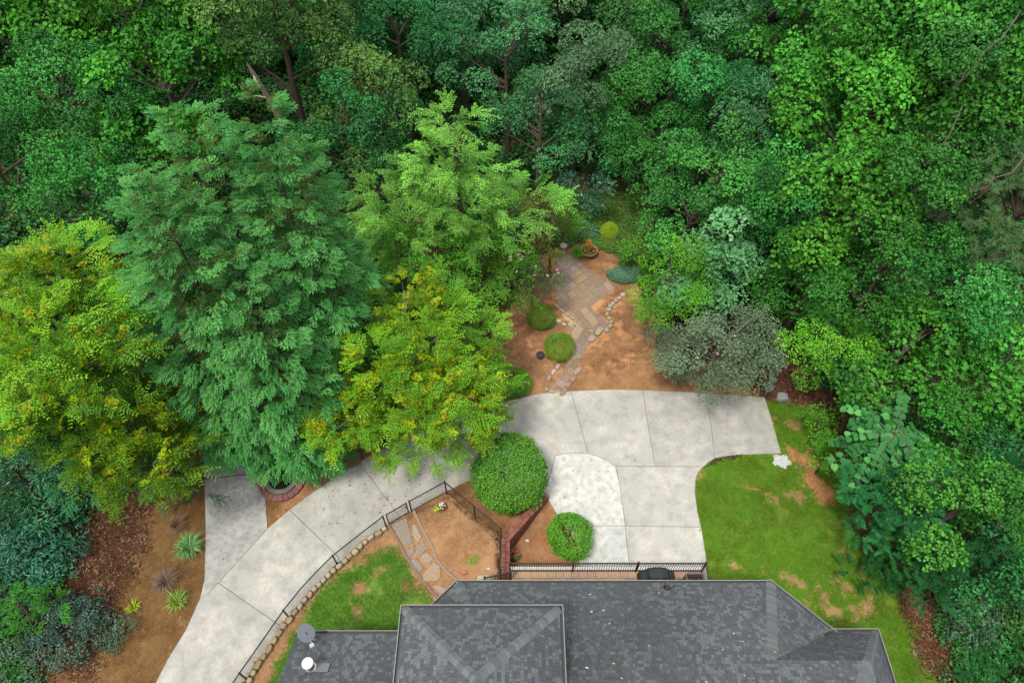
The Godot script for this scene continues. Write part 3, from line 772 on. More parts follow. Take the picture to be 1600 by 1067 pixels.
func build_driveway() -> void:
	var d := Node3D.new()
	d.name = "driveway"
	add_child(d, true)
	tag(d, "pale concrete driveway curving round the yard to a parking pad", "driveway", "", "structure")
	var S := [
		[Vector2(-14.85, -4.84), Vector2(-14.45, -6.5), Vector2(-14.24, -7.4), Vector2(-13.84, -8.54), Vector2(-13.64, -9.74), Vector2(-12.99, -10.54), Vector2(-9.77, -8.67), Vector2(-10.37, -7.4), Vector2(-10.81, -6.48), Vector2(-11.53, -4.8)],
		[Vector2(-12.99, -10.54), Vector2(-11.38, -13.07), Vector2(-10.55, -14), Vector2(-7.83, -11.69), Vector2(-7.89, -11.34), Vector2(-8.32, -10.83), Vector2(-8.78, -10.26), Vector2(-9.25, -9.63), Vector2(-9.61, -8.99), Vector2(-9.77, -8.67)],
		[Vector2(-10.55, -14), Vector2(-9.83, -14.69), Vector2(-8.76, -15.64), Vector2(-7.65, -16.58), Vector2(-5.24, -13.69), Vector2(-6.04, -13.19), Vector2(-6.67, -12.59), Vector2(-7.22, -11.98), Vector2(-7.89, -11.34), Vector2(-7.83, -11.69)],
		[Vector2(-7.65, -16.58), Vector2(-5.3, -18.32), Vector2(-3.41, -19.52), Vector2(-1.81, -20.3), Vector2(-0.35, -20.92), Vector2(1.42, -21.47), Vector2(3.29, -21.66), Vector2(3.66, -19.56), Vector2(3.98, -17.72), Vector2(3.51, -17.74), Vector2(2.84, -17.72), Vector2(2.27, -17.61), Vector2(1.64, -15.43), Vector2(-2.19, -15.98), Vector2(-3.26, -15.3), Vector2(-4.91, -14.07), Vector2(-5.24, -13.69)],
		[Vector2(3.29, -21.66), Vector2(5.37, -21.77), Vector2(7.3, -21.73), Vector2(7.32, -19.31), Vector2(7.39, -16.97), Vector2(5.34, -16.97), Vector2(4.97, -17.27), Vector2(4.5, -17.53), Vector2(3.98, -17.72), Vector2(3.66, -19.56)],
		[Vector2(7.3, -21.73), Vector2(9.82, -21.6), Vector2(10.8, -21.51), Vector2(10.69, -19.16), Vector2(10.54, -17.44), Vector2(10.17, -17.23), Vector2(9.86, -16.94), Vector2(7.39, -16.97), Vector2(7.32, -19.31)],
		[Vector2(10.8, -21.51), Vector2(14.02, -21.26), Vector2(14.08, -19.56), Vector2(14.07, -17.72), Vector2(12.86, -17.68), Vector2(11.68, -17.64), Vector2(11, -17.55), Vector2(10.54, -17.44), Vector2(10.69, -19.16)],
		[Vector2(5.34, -16.97), Vector2(9.86, -16.94), Vector2(9.54, -16.64), Vector2(9.34, -16.21), Vector2(9.19, -15.5), Vector2(9.14, -14.47), Vector2(9.19, -13.68), Vector2(5.5, -13.74), Vector2(5.49, -14.81), Vector2(5.46, -15.85), Vector2(5.4, -16.57)],
		[Vector2(5.5, -13.74), Vector2(9.19, -13.68), Vector2(9.16, -12.28), Vector2(9.03, -10.72), Vector2(8.9, -9.86), Vector2(5.36, -9.86), Vector2(5.49, -11.91)],
	]
	for k in S.size():
		for p in Geometry2D.offset_polygon(PackedVector2Array(S[k]), -0.012):
			var t: float = [0.48, 0.52, 0.51, 0.53, 0.53, 0.49, 0.46, 0.54, 0.57][k]
			obj("concrete_panel", strip_mesh(p, 0.035, 0.14, Color(t * 1.0, t * 1.0, t * 0.965)), M.concrete, d)
	for p in Geometry2D.offset_polygon(PackedVector2Array([Vector2(2.27, -17.61), Vector2(2.84, -17.72), Vector2(3.51, -17.74), Vector2(3.98, -17.72), Vector2(4.5, -17.53), Vector2(4.97, -17.27), Vector2(5.34, -16.97), Vector2(5.46, -15.85), Vector2(5.49, -14.81), Vector2(5.5, -13.74), Vector2(3.92, -13.74), Vector2(3.21, -12.84), Vector2(2.49, -13.81), Vector2(1.64, -15.43)]), -0.012):
		obj("concrete_panel", strip_mesh(p, 0.035, 0.14, Color(0.6, 0.62, 0.61)), M.worn_concrete, d)
	for p in Geometry2D.offset_polygon(PackedVector2Array([Vector2(3.21, -12.84), Vector2(3.92, -13.74), Vector2(5.5, -13.74), Vector2(5.49, -11.91), Vector2(5.36, -9.86), Vector2(3.17, -9.86), Vector2(3.13, -11.61)]), -0.012):
		obj("concrete_panel", strip_mesh(p, 0.035, 0.14, Color(0.58, 0.61, 0.6)), M.worn_concrete, d)
	var sp := [[Vector2(-13.61, -9.74), Vector2(-13.65, -10.66), Vector2(-14.18, -12.76), Vector2(-15.04, -15.6), Vector2(-14.25, -15.67), Vector2(-12.52, -15.91), Vector2(-11.87, -14.72), Vector2(-11.38, -13.07), Vector2(-12.99, -10.54)], [Vector2(-15.06, -15.67), Vector2(-16.21, -19.64), Vector2(-14.23, -20.05), Vector2(-12.53, -15.98), Vector2(-14.26, -15.74)]]
	for s in sp:
		for p in Geometry2D.offset_polygon(PackedVector2Array(s), -0.012):
			obj("concrete_panel", strip_mesh(p, 0.035, 0.14, Color(0.4, 0.41, 0.4)), M.worn_concrete, d)

func blades_patch() -> void:
	rng.seed = 77
	var m := MB.new()
	for i in 16:
		var a := rf(0, TAU); var q := sqrt(rf(0, 1)) * 0.11
		var b := Vector3(cos(a) * q, 0, sin(a) * q)
		var d := Vector3(cos(a + rf(-1, 1)), rf(0.8, 2.2), sin(a + rf(-1, 1))).normalized()
		var s := d.cross(rdir()).normalized() * 0.007
		var L := rf(0.045, 0.085)
		m.tri(b - s, b + s, b + d * L, shade(Color(1, 1, 1), 0.7, 1.3))
	var tuft := m.mesh()
	for part in 2:
		var places := []; var tints := PackedColorArray()
		var tries := 30000 if part == 0 else 9000
		for i in tries:
			var x := rf(7.5, 19.5) if part == 0 else rf(-10.5, -2.5)
			var z := rf(-22.0, -3.0) if part == 0 else rf(-13.5, -5.5)
			var on := surface_at(x, z)
			if on != 2 and not (on == 4 and rng.randf() < 0.22):
				continue
			var q := n_soft.get_noise_2d(x * 6.0, z * 6.0) + 0.6 * n_fine.get_noise_2d(x * 12.0, z * 12.0)
			if part == 0 and q < -0.5 or part == 1 and q < -0.28:
				continue
			var t := Transform3D(Basis(Vector3.UP, rf(0, TAU)).scaled(Vector3(1, rf(0.6, 1.25), 1) * rf(0.9, 1.5)), on_ground(Vector2(x, z), -0.004))
			places.append(t)
			if part == 0:
				tints.append(Color(0.095, 0.17, 0.015).lerp(Color(0.105, 0.285, 0.02), clampf(0.5 + 1.3 * q + rf(-0.25, 0.25), 0, 1)))
			else:
				tints.append(Color(0.06, 0.2, 0.015).lerp(Color(0.11, 0.31, 0.03), clampf(0.5 + q + rf(-0.3, 0.3), 0, 1)))
		tag(many("grass", tuft, M.grass, places, tints), "short green grass of the lawn between driveway, house and woods" if part == 0 else "patchy bright grass of the small yard inside the stone edging", "grass", "", "stuff")

func litter() -> void:
	rng.seed = 78
	# straw: handfuls of pine needles lying flat
	var m := MB.new()
	for i in 26:
		var p := Vector3(rf(-0.25, 0.25), rf(0.004, 0.022), rf(-0.25, 0.25)); var a := rf(0, TAU)
		var d := Vector3(cos(a), rf(-0.06, 0.06), sin(a)) * rf(0.07, 0.16)
		var s := d.cross(Vector3.UP).normalized() * 0.006
		m.quad(p - d - s, p - d + s, p + d + s, p + d - s, shade(Color(1, 1, 1), 0.55, 1.4))
	var straw := m.mesh()
	m = MB.new()
	for i in 20:
		var p := Vector3(rf(-0.3, 0.3), rf(0.01, 0.03), rf(-0.3, 0.3)); var a := rf(0, TAU)
		leaf(m, p, Vector3(cos(a), rf(-0.1, 0.2), sin(a)), (Vector3.UP + rdir() * 0.4).normalized(), rf(0.06, 0.12), rf(0.035, 0.06), shade(Color(1, rf(0.8, 1.1), 1), 0.35, 1.5))
	var dead := m.mesh()
	var sp := []; var st := PackedColorArray(); var dp := []; var dt := PackedColorArray(); var gp := []; var gt := PackedColorArray()
	for i in 60000:
		var x := rf(-20, 20); var z := rf(-36, -3)
		var k := surface_at(x, z)
		if k == 1 and rng.randf() < 0.5:
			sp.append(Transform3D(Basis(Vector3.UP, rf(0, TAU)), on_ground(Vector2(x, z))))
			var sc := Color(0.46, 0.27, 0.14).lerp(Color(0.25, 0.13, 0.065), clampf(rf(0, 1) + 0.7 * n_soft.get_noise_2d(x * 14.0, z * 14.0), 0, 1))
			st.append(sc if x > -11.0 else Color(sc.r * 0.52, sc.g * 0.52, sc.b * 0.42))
		elif k == 3 or k == 0 and rng.randf() < 0.15 or k == 5 and rng.randf() < 0.2:
			dp.append(Transform3D(Basis(Vector3.UP, rf(0, TAU)), on_ground(Vector2(x, z))))
			dt.append(Color(0.17, 0.085, 0.045).lerp(Color(0.055, 0.025, 0.018), rf(0, 1)) if rng.randf() < 0.95 else Color(0.34, 0.25, 0.17))
		elif k == 5:
			gp.append(Transform3D(Basis(Vector3.UP, rf(0, TAU)).scaled(Vector3.ONE * rf(0.5, 1.3)), on_ground(Vector2(x, z), rf(0.03, 0.3))))
			gt.append(Color(0.05, 0.16, 0.04).lerp(Color(0.16, 0.27, 0.04), rf(0, 1)))
	tag(many("pine_straw", straw, M.twigs, sp, st), "orange brown pine straw mulch spread over the beds", "mulch", "", "stuff")
	tag(many("leaf_litter", dead, M.twigs, dp, dt), "dry brown fallen leaves under the trees", "leaf litter", "", "stuff")
	tag(many("weeds", LEAF.small[0], M.leaf, gp, gt), "low green weeds growing over the clearing behind the patio", "weeds", "", "stuff")
	# leaves blown on to the concrete
	var lm := MB.new()
	leaf(lm, Vector3(-0.06, 0.012, 0), Vector3(1, 0.05, 0).normalized(), Vector3(0.1, 1, 0.2).normalized(), 0.13, 0.055, Color(1, 1, 1))
	var one := lm.mesh()
	var lp := []; var lt := PackedColorArray()
	for i in 130:
		var a := Vector2(-6.3 + rng.randfn() * 1.9, -14.9 + rng.randfn() * 0.9) if i < 75 else (Vector2(-12.6 + rng.randfn() * 0.5, -14.6 + rng.randfn() * 1.4) if i < 100 else Vector2(rf(-9, 13), rf(-21, -12)))
		if yard_in(a) > -0.25 or a.x > 9.2 and a.y > -17.3 or a.y < -20.9 or a.x > 13.8:
			continue
		lp.append(Transform3D(Basis(Vector3.UP, rf(0, TAU)).scaled(Vector3.ONE * rf(0.6, 1.15)), Vector3(a.x, drive_height(a.x) + 0.037, a.y)))
		lt.append(Color(0.3, 0.15, 0.06).lerp(Color(0.1, 0.05, 0.03), rf(0, 1)))
	tag(many("fallen_leaves", one, M.twigs, lp, lt), "scattered brown leaves lying on the concrete driveway", "fallen leaves", "", "stuff")

func undergrowth() -> void:
	rng.seed = 79
	var places := [[], []]; var tints := [PackedColorArray(), PackedColorArray()]
	for i in 12000:
		var x := rf(-48, 48); var z := -2.0 - 64.0 * pow(rf(0, 1), 0.8)
		if i > 9000:
			x = rf(16.9, 30.0) if i % 3 else rf(-28.0, -16.5); z = rf(-20.0, -1.0)
		var p := Vector2(x, z)
		var keep := z < -37.0 or x < -17.5 or x > 18.5 + maxf(0, -z - 18) * 0.1 or (z < -31.0 and (x < 1.0 or x > 9.0)) or (z < -23 and (x < -6.0 or x > 13.5)) or (x > 15.5 and z < -21)
		if surface_at(x, z) in [1, 2, 3, 5] or not keep or z > -14.0 and x > -19.0 and x < 16.8:
			continue
		var k := rng.randi() % 2
		places[k].append(Transform3D(Basis(Vector3.UP, rf(0, TAU)).scaled(Vector3.ONE * (rf(1.2, 2.2) if z < -24.0 else rf(0.8, 1.3))), on_ground(p, rf(0.05, 0.7 if z < -24.0 else 0.25))))
		tints[k].append(Color(0.025, 0.11, 0.03).lerp(Color(0.05, 0.19, 0.035), rf(0, 1)))
	for k in 2:
		tag(many("undergrowth", LEAF.maple[k], M.leaf, places[k], tints[k]), "low dark green undergrowth on the forest floor" if k == 0 else "leafy saplings mixed through the forest floor", "undergrowth", "", "stuff")
	# the woods going on behind the trees one can tell apart
	var fp := []; var ft := PackedColorArray()
	for i in 9000:
		var x := rf(-62, 62); var z := rf(-74, -47) - absf(x) * 0.05
		var top := 17.0 + 5.0 * n_soft.get_noise_2d(x * 3.0, z * 3.0)
		var y := top * sqrt(rf(0.02, 1.0))
		fp.append(Transform3D(Basis(rdir(), rf(0, 1.2)).scaled(Vector3.ONE * rf(1.8, 3.0)), Vector3(x, y - 3.0, z)))
		ft.append(Color(0.035, 0.15, 0.04).lerp(Color(0.07, 0.24, 0.05), rf(0, 1)))
	tag(many("distant_woods", LEAF.maple[1], M.leaf, fp, ft), "woods continuing behind the trees that can be told apart", "woods", "", "stuff")

# ------------------------------------------------------------------ roofs
func shingle_color(p: Vector3, along: float) -> Color:
	var q := n_soft.get_noise_2d(along * 16.0, p.z * 3.0 + p.y * 3.0)
	var t := rf(0, 1)
	var c := Color(0.098, 0.106, 0.12).lerp(Color(0.138, 0.15, 0.165), t)
	if t > 0.66 + 0.5 * q:
		c = Color(0.135, 0.152, 0.168).lerp(Color(0.178, 0.2, 0.215), rf(0, 1))
	var d := 1.0 + 0.28 * n_soft.get_noise_3dv(p * 3.0)
	return Color(c.r * d, c.g * d, c.b * d)

# one roof slope: a slab under rows of separate shingles
func slope(house: Node3D, poly: Array, eave_a: Vector3, eave_b: Vector3, single: int, wide := 0.0) -> void:
	var s := (eave_b - eave_a).normalized()
	var nn: Vector3 = Vector3.ZERO
	for i in range(1, poly.size() - 1):
		nn += (poly[i] - poly[0]).cross(poly[i + 1] - poly[0])
	nn = nn.normalized()
	if nn.y < 0: nn = -nn
	var t := nn.cross(s)
	if t.y < 0: t = -t
	var flat := PackedVector2Array()
	for p in poly:
		flat.append(Vector2((p - eave_a).dot(s), (p - eave_a).dot(t)))
	var at := func(q: Vector2, up: float) -> Vector3: return eave_a + s * q.x + t * q.y + nn * up
	var m := MB.new()
	var deck := Color(0.06, 0.065, 0.08)
	var idx := Geometry2D.triangulate_polygon(flat)
	for i in range(0, idx.size(), 3):
		m.stri(at.call(flat[idx[i]], 0), at.call(flat[idx[i + 1]], 0), at.call(flat[idx[i + 2]], 0), nn, nn, nn, deck)
		m.stri(at.call(flat[idx[i]], -0.14), at.call(flat[idx[i + 1]], -0.14), at.call(flat[idx[i + 2]], -0.14), -nn, -nn, -nn, Color(0.5, 0.5, 0.48))
	var ce := Vector3.ZERO
	for p in poly: ce += p / poly.size()
	for i in flat.size():
		var j := (i + 1) % flat.size()
		m.oquad(at.call(flat[i], 0), at.call(flat[j], 0), at.call(flat[j], -0.14), at.call(flat[i], -0.14), ce - nn * 0.07, Color(0.5, 0.5, 0.48))
	var r := obj("roof_slope", m, M.shingle, house)
	var hi := Vector2(-1e9, -1e9); var lo := Vector2(1e9, 1e9)
	for p in flat:
		lo = lo.min(p); hi = hi.max(p)
	var rest := MB.new()
	var row := lo.y - 0.03
	var made := 0
	while row < hi.y:
		var x := lo.x - rf(0.0, 0.3)
		while x < hi.x:
			var w: float = [0.09, 0.11, 0.13, 0.16, 0.2][rng.randi() % 5]
			var rect := PackedVector2Array([Vector2(x + 0.003, row), Vector2(x + w - 0.003, row), Vector2(x + w - 0.003, row + 0.155), Vector2(x + 0.003, row + 0.155)])
			x += w
			var whole := true
			for c in rect:
				if not Geometry2D.is_point_in_polygon(c, flat):
					whole = false
					break
			var cut: Array = [rect] if whole else Geometry2D.intersect_polygons(rect, flat)
			for piece in cut:
				var mb := rest
				var own := whole and made < single
				if own: mb = MB.new()
				var col := shingle_color(at.call(piece[0], 0.0), piece[0].x)
				var thick := rf(0.016, 0.03)
				var top := []
				for q in piece:
					top.append(at.call(q, lerpf(thick + 0.006, 0.006, clampf((q.y - row) / 0.155, 0, 1))))
				for i in range(1, top.size() - 1):
					mb.stri(top[0], top[i], top[i + 1], nn, nn, nn, col)
				for i in top.size():
					var j := (i + 1) % top.size()
					mb.oquad(top[i], top[j], at.call(piece[j], 0.001), at.call(piece[i], 0.001), at.call(piece[0].lerp(piece[2], 0.5), 0.0), Color(0.03, 0.032, 0.036))
				if own:
					made += 1
					obj("shingle", mb, M.shingle, r)
		row += 0.145
	if rest.v.size():
		obj("shingles", rest, M.shingle, r).set_meta("kind", "stuff")

# cap shingles over a hip; each one a piece
func hip_caps(house: Node3D, a: Vector3, b: Vector3, na: Vector3, nb: Vector3, half := 0.2) -> void:
	var d := (b - a).normalized()
	var u := (na + nb).normalized()
	var l := na.cross(d); l = l.normalized()
	var r := d.cross(nb); r = r.normalized()
	if l.dot(nb - na) > 0: l = -l
	if r.dot(na - nb) > 0: r = -r
	var hip := Node3D.new()
	hip.name = "hip_ridge"
	house.add_child(hip, true)
	var meshes := []
	for k in 3:
		var m := MB.new()
		var col: Color = [Color(0.155, 0.173, 0.185), Color(0.18, 0.2, 0.212), Color(0.13, 0.148, 0.16)][k]
		var p := [l * half + na * 0.012, u * 0.03, r * half + nb * 0.012]
		for i in 2:
			var q0: Vector3 = p[i]; var q1: Vector3 = p[i + 1]
			m.oquad(q0 + u * 0.018, q1 + u * 0.018, q1 + d * 0.2, q0 + d * 0.2, -u * 0.2, col)
			m.oquad(q0 + u * 0.018, q1 + u * 0.018, q1 - u * 0.01, q0 - u * 0.01, d * 0.3, Color(col.r * 0.7, col.g * 0.7, col.b * 0.7))
		meshes.append(m.mesh())
	var L := a.distance_to(b); var x := 0.0
	while x < L - 0.1:
		obj("cap_shingle", meshes[rng.randi() % 3], M.shingle, hip, a + d * x + u * 0.012)
		x += 0.145

func gutter(house: Node3D, a: Vector3, b: Vector3, out: Vector3) -> void:
	var m := MB.new()
	var d := (b - a).normalized()
	var basis := Basis(d, Vector3.UP, d.cross(Vector3.UP))
	var L := a.distance_to(b)
	var c := (a + b) * 0.5
	m.box(Transform3D(basis, c + out * 0.075 + Vector3.DOWN * 0.125), Vector3(L, 0.012, 0.13), Color(0.05, 0.05, 0.055))
	m.box(Transform3D(basis, c + out * 0.01 + Vector3.DOWN * 0.07), Vector3(L, 0.12, 0.012), Color(0.2, 0.2, 0.21))
	m.box(Transform3D(basis, c + out * 0.138 + Vector3.DOWN * 0.075), Vector3(L + 0.26, 0.11, 0.014), Color(0.25, 0.26, 0.27))
	m.box(Transform3D(basis, c + out * 0.132 + Vector3.DOWN * 0.016), Vector3(L + 0.262, 0.012, 0.024), Color(0.3, 0.31, 0.32))
	obj("gutter", m, M.paint, house)

func build_house() -> void:
	rng.seed = 501
	var h := thing("house", Vector3.ZERO, "house with dark grey shingled hip roofs at the bottom of the view", "house")
	var body := MB.new()
	body.slab(PackedVector2Array([Vector2(-2.0, -9.05), Vector2(10.15, -9.05), Vector2(12.0, -7.2), Vector2(13.5, -7.2), Vector2(13.5, 2.6), Vector2(-7.8, 2.6), Vector2(-7.8, -7.15), Vector2(-3.9, -7.15)]), -2.2, 2.62, Color(0.42, 0.36, 0.3))
	obj("wall", body, M.brick, h)
	var up := MB.new()
	up.slab(PackedVector2Array([Vector2(-3.3, -7.05), Vector2(1.24, -7.05), Vector2(1.24, 2.6), Vector2(-3.3, 2.6)]), 2.6, 6.16, Color(0.45, 0.42, 0.38))
	obj("upper_wall", up, M.brick, h)
	var k := 0.72
	# north slope
	var e1 := Vector3(-2.17, 2.7, -9.5); var e2 := Vector3(10.35, 2.7, -9.5)
	var q := Vector3(8.85, 5.2, -6.02)
	var ridge := Vector3(7.9, 2.7 + k * 5.9, -3.6)
	var ql := Vector3(-2.17 + 0.41 * 3.0, 2.7 + k * 3.0, -6.5)
	var c2 := Vector3(13.94, 2.7, -7.64)
	var hc: Vector3 = Vector3(10.95, 6.79, -4.99)
	var hx := c2 + (hc - c2) * ((q.y - c2.y) / (hc.y - c2.y))
	ridge = Vector3(hx.x - 2.2, 2.7 + k * 5.9, -3.6)
	slope(h, [e1, e2, q, hx, ridge, Vector3(0.28, 2.7 + k * 5.9, -3.6), ql], e1, e2, 60)
	# corner slopes
	var b2 := Vector3(12.28, 2.7, -7.64)
	slope(h, [e2, b2, q], e2, b2, 60)
	var bl := Vector3(-4.1, 2.7, -7.57)
	slope(h, [bl, e1, ql, Vector3(-1.9, 4.86, -5.4)], bl, e1, 20)
	# right wing
	var wn := Vector3(0, 1, -(q.y - 2.7) / (q.z + 7.64)).normalized()
	slope(h, [b2, c2, hx, q], b2, c2, 40)
	slope(h, [c2, Vector3(13.94, 2.7, 3.0), Vector3(hx.x, q.y, 3.0), hx], c2, Vector3(13.94, 2.7, 3.0), 20)
	slope(h, [ridge, Vector3(ridge.x, 2.7, 3.0), Vector3(-2.0, 2.7, 3.0), Vector3(0.28, ridge.y, -3.6)], Vector3(7.9, 2.7, 3.0), Vector3(-2.0, 2.7, 3.0), 0)
	slope(h, [hx, Vector3(hx.x, q.y, 3.0), Vector3(ridge.x, ridge.y, 3.0), ridge], hx, Vector3(hx.x, q.y, 3.0), 0)
	# left wing
	var l1 := Vector3(-8.15, 2.7, -7.57); var l2 := Vector3(-3.5, 2.7, -7.57)
	slope(h, [l1, l2, Vector3(-3.5, 2.7 + k * 4.6, -2.97), Vector3(-8.15, 2.7 + k * 4.6, -2.97)], l1, l2, 50)
	slope(h, [Vector3(-8.15, 2.7, 1.63), Vector3(-3.5, 2.7, 1.63), Vector3(-3.5, 2.7 + k * 4.6, -2.97), Vector3(-8.15, 2.7 + k * 4.6, -2.97)], Vector3(-8.15, 2.7, 1.63), Vector3(-3.5, 2.7, 1.63), 0)
	# upper storey
	var u1 := Vector3(-3.66, 6.25, -7.41); var u2 := Vector3(1.6, 6.25, -7.41)
	var ap := Vector3(-1.06, 8.25, -4.78)
	var u3 := Vector3(1.6, 6.25, 3.0); var u4 := Vector3(-3.66, 6.25, 3.0); var ap2 := Vector3(-1.06, 8.25, 0.4)
	slope(h, [u1, u2, ap], u1, u2, 80)
	slope(h, [u2, u3, ap2, ap], u2, u3, 60)
	slope(h, [u4, u1, ap, ap2], u4, u1, 60)
	slope(h, [u3, u4, ap2], u3, u4, 0)
	var nN := Vector3(0, 1, -0.76).normalized(); var nE := Vector3(0.76, 1, 0).normalized(); var nW := Vector3(-0.76, 1, 0).normalized()
	hip_caps(h, u1, ap, nW, nN, 0.17); hip_caps(h, u2, ap, nN, nE, 0.17)
	hip_caps(h, ap, ap2, nW, nE, 0.17)
	var nA := Vector3(0, 1, -k).normalized(); var nB := Vector3(0.7071 * k, 1, -0.7071 * k).normalized(); var nC := Vector3(-0.7071 * k, 1, -0.7071 * k).normalized()
	hip_caps(h, e2, q, nA, nB, 0.2)
	hip_caps(h, e1, ql, nC, nA, 0.2)
	hip_caps(h, hx, ridge, nA, Vector3(0.7, 0.8, 0).normalized(), 0.2)
	hip_caps(h, c2, hx, wn, Vector3(0.9, 0.6, 0).normalized(), 0.2)
	gutter(h, e1, e2, Vector3(0, 0, -1)); gutter(h, u1, u2, Vector3(0, 0, -1)); gutter(h, l1, l2 + Vector3(-0.6, 0, 0), Vector3(0, 0, -1)); gutter(h, b2 + Vector3(0.1, 0, 0), c2, Vector3(0, 0, -1))
	gutter(h, e2, b2 + Vector3(0.02, 0, 0.02), Vector3(0.7071, 0, -0.7071)); gutter(h, bl, e1, Vector3(-0.7071, 0, -0.7071))
	gutter(h, c2, Vector3(13.94, 2.7, 3.0), Vector3(1, 0, 0)); gutter(h, u2, u3, Vector3(1, 0, 0)); gutter(h, u1, u4, Vector3(-1, 0, 0))
	# metal flashing at the valley
	var fl := MB.new()
	var va := b2 + (q - b2) * 0.02; var vb := b2 + (q - b2) * 0.16
	var vd := (vb - va).normalized(); var vu := Vector3(0.2, 1, -0.9).normalized(); var vs := vd.cross(vu).normalized()
	fl.oquad(va - vs * 0.09 + vu * 0.05, va + vs * 0.09 + vu * 0.05, vb + vs * 0.09 + vu * 0.05, vb - vs * 0.09 + vu * 0.05, va - vu * 3.0, Color(0.5, 0.5, 0.52))
	obj("valley_flashing", fl, M.steel, h)
	# leaves on the roof
	var lm := MB.new()
	leaf(lm, Vector3(-0.05, 0.012, 0), Vector3(1, 0.1, 0).normalized(), Vector3(0.1, 1, 0.2).normalized(), 0.11, 0.06, Color(1, 1, 1))
	var lp := []; var lt := PackedColorArray()
	for i in 55:
		var x := rf(2.0, 9.2); var z := -9.4 + 4.6 * sqrt(rf(0, 1))
		if i > 47:
			x = 10.6 + rf(-0.7, 0.5); z = -7.2 + (12.0 - x) * 0.35
		var y := 2.7 + k * (z + 9.5) + 0.035
		if i > 47:
			y = 2.7 + (12.28 - x) * 0.73 + 0.07
		lp.append(Transform3D(Basis(Vector3(1, 0, 0), -0.6) * Basis(Vector3.UP, rf(0, TAU)).scaled(Vector3.ONE * rf(0.5, 1.4)), Vector3(x, y, z)))
		lt.append([Color(0.42, 0.33, 0.24), Color(0.4, 0.32, 0.08), Color(0.5, 0.46, 0.42), Color(0.3, 0.13, 0.06)][rng.randi() % 4])
	tag(many("roof_leaves", lm.mesh(), M.twigs, lp, lt), "dry leaves lying on the shingled roof", "fallen leaves", "", "stuff")

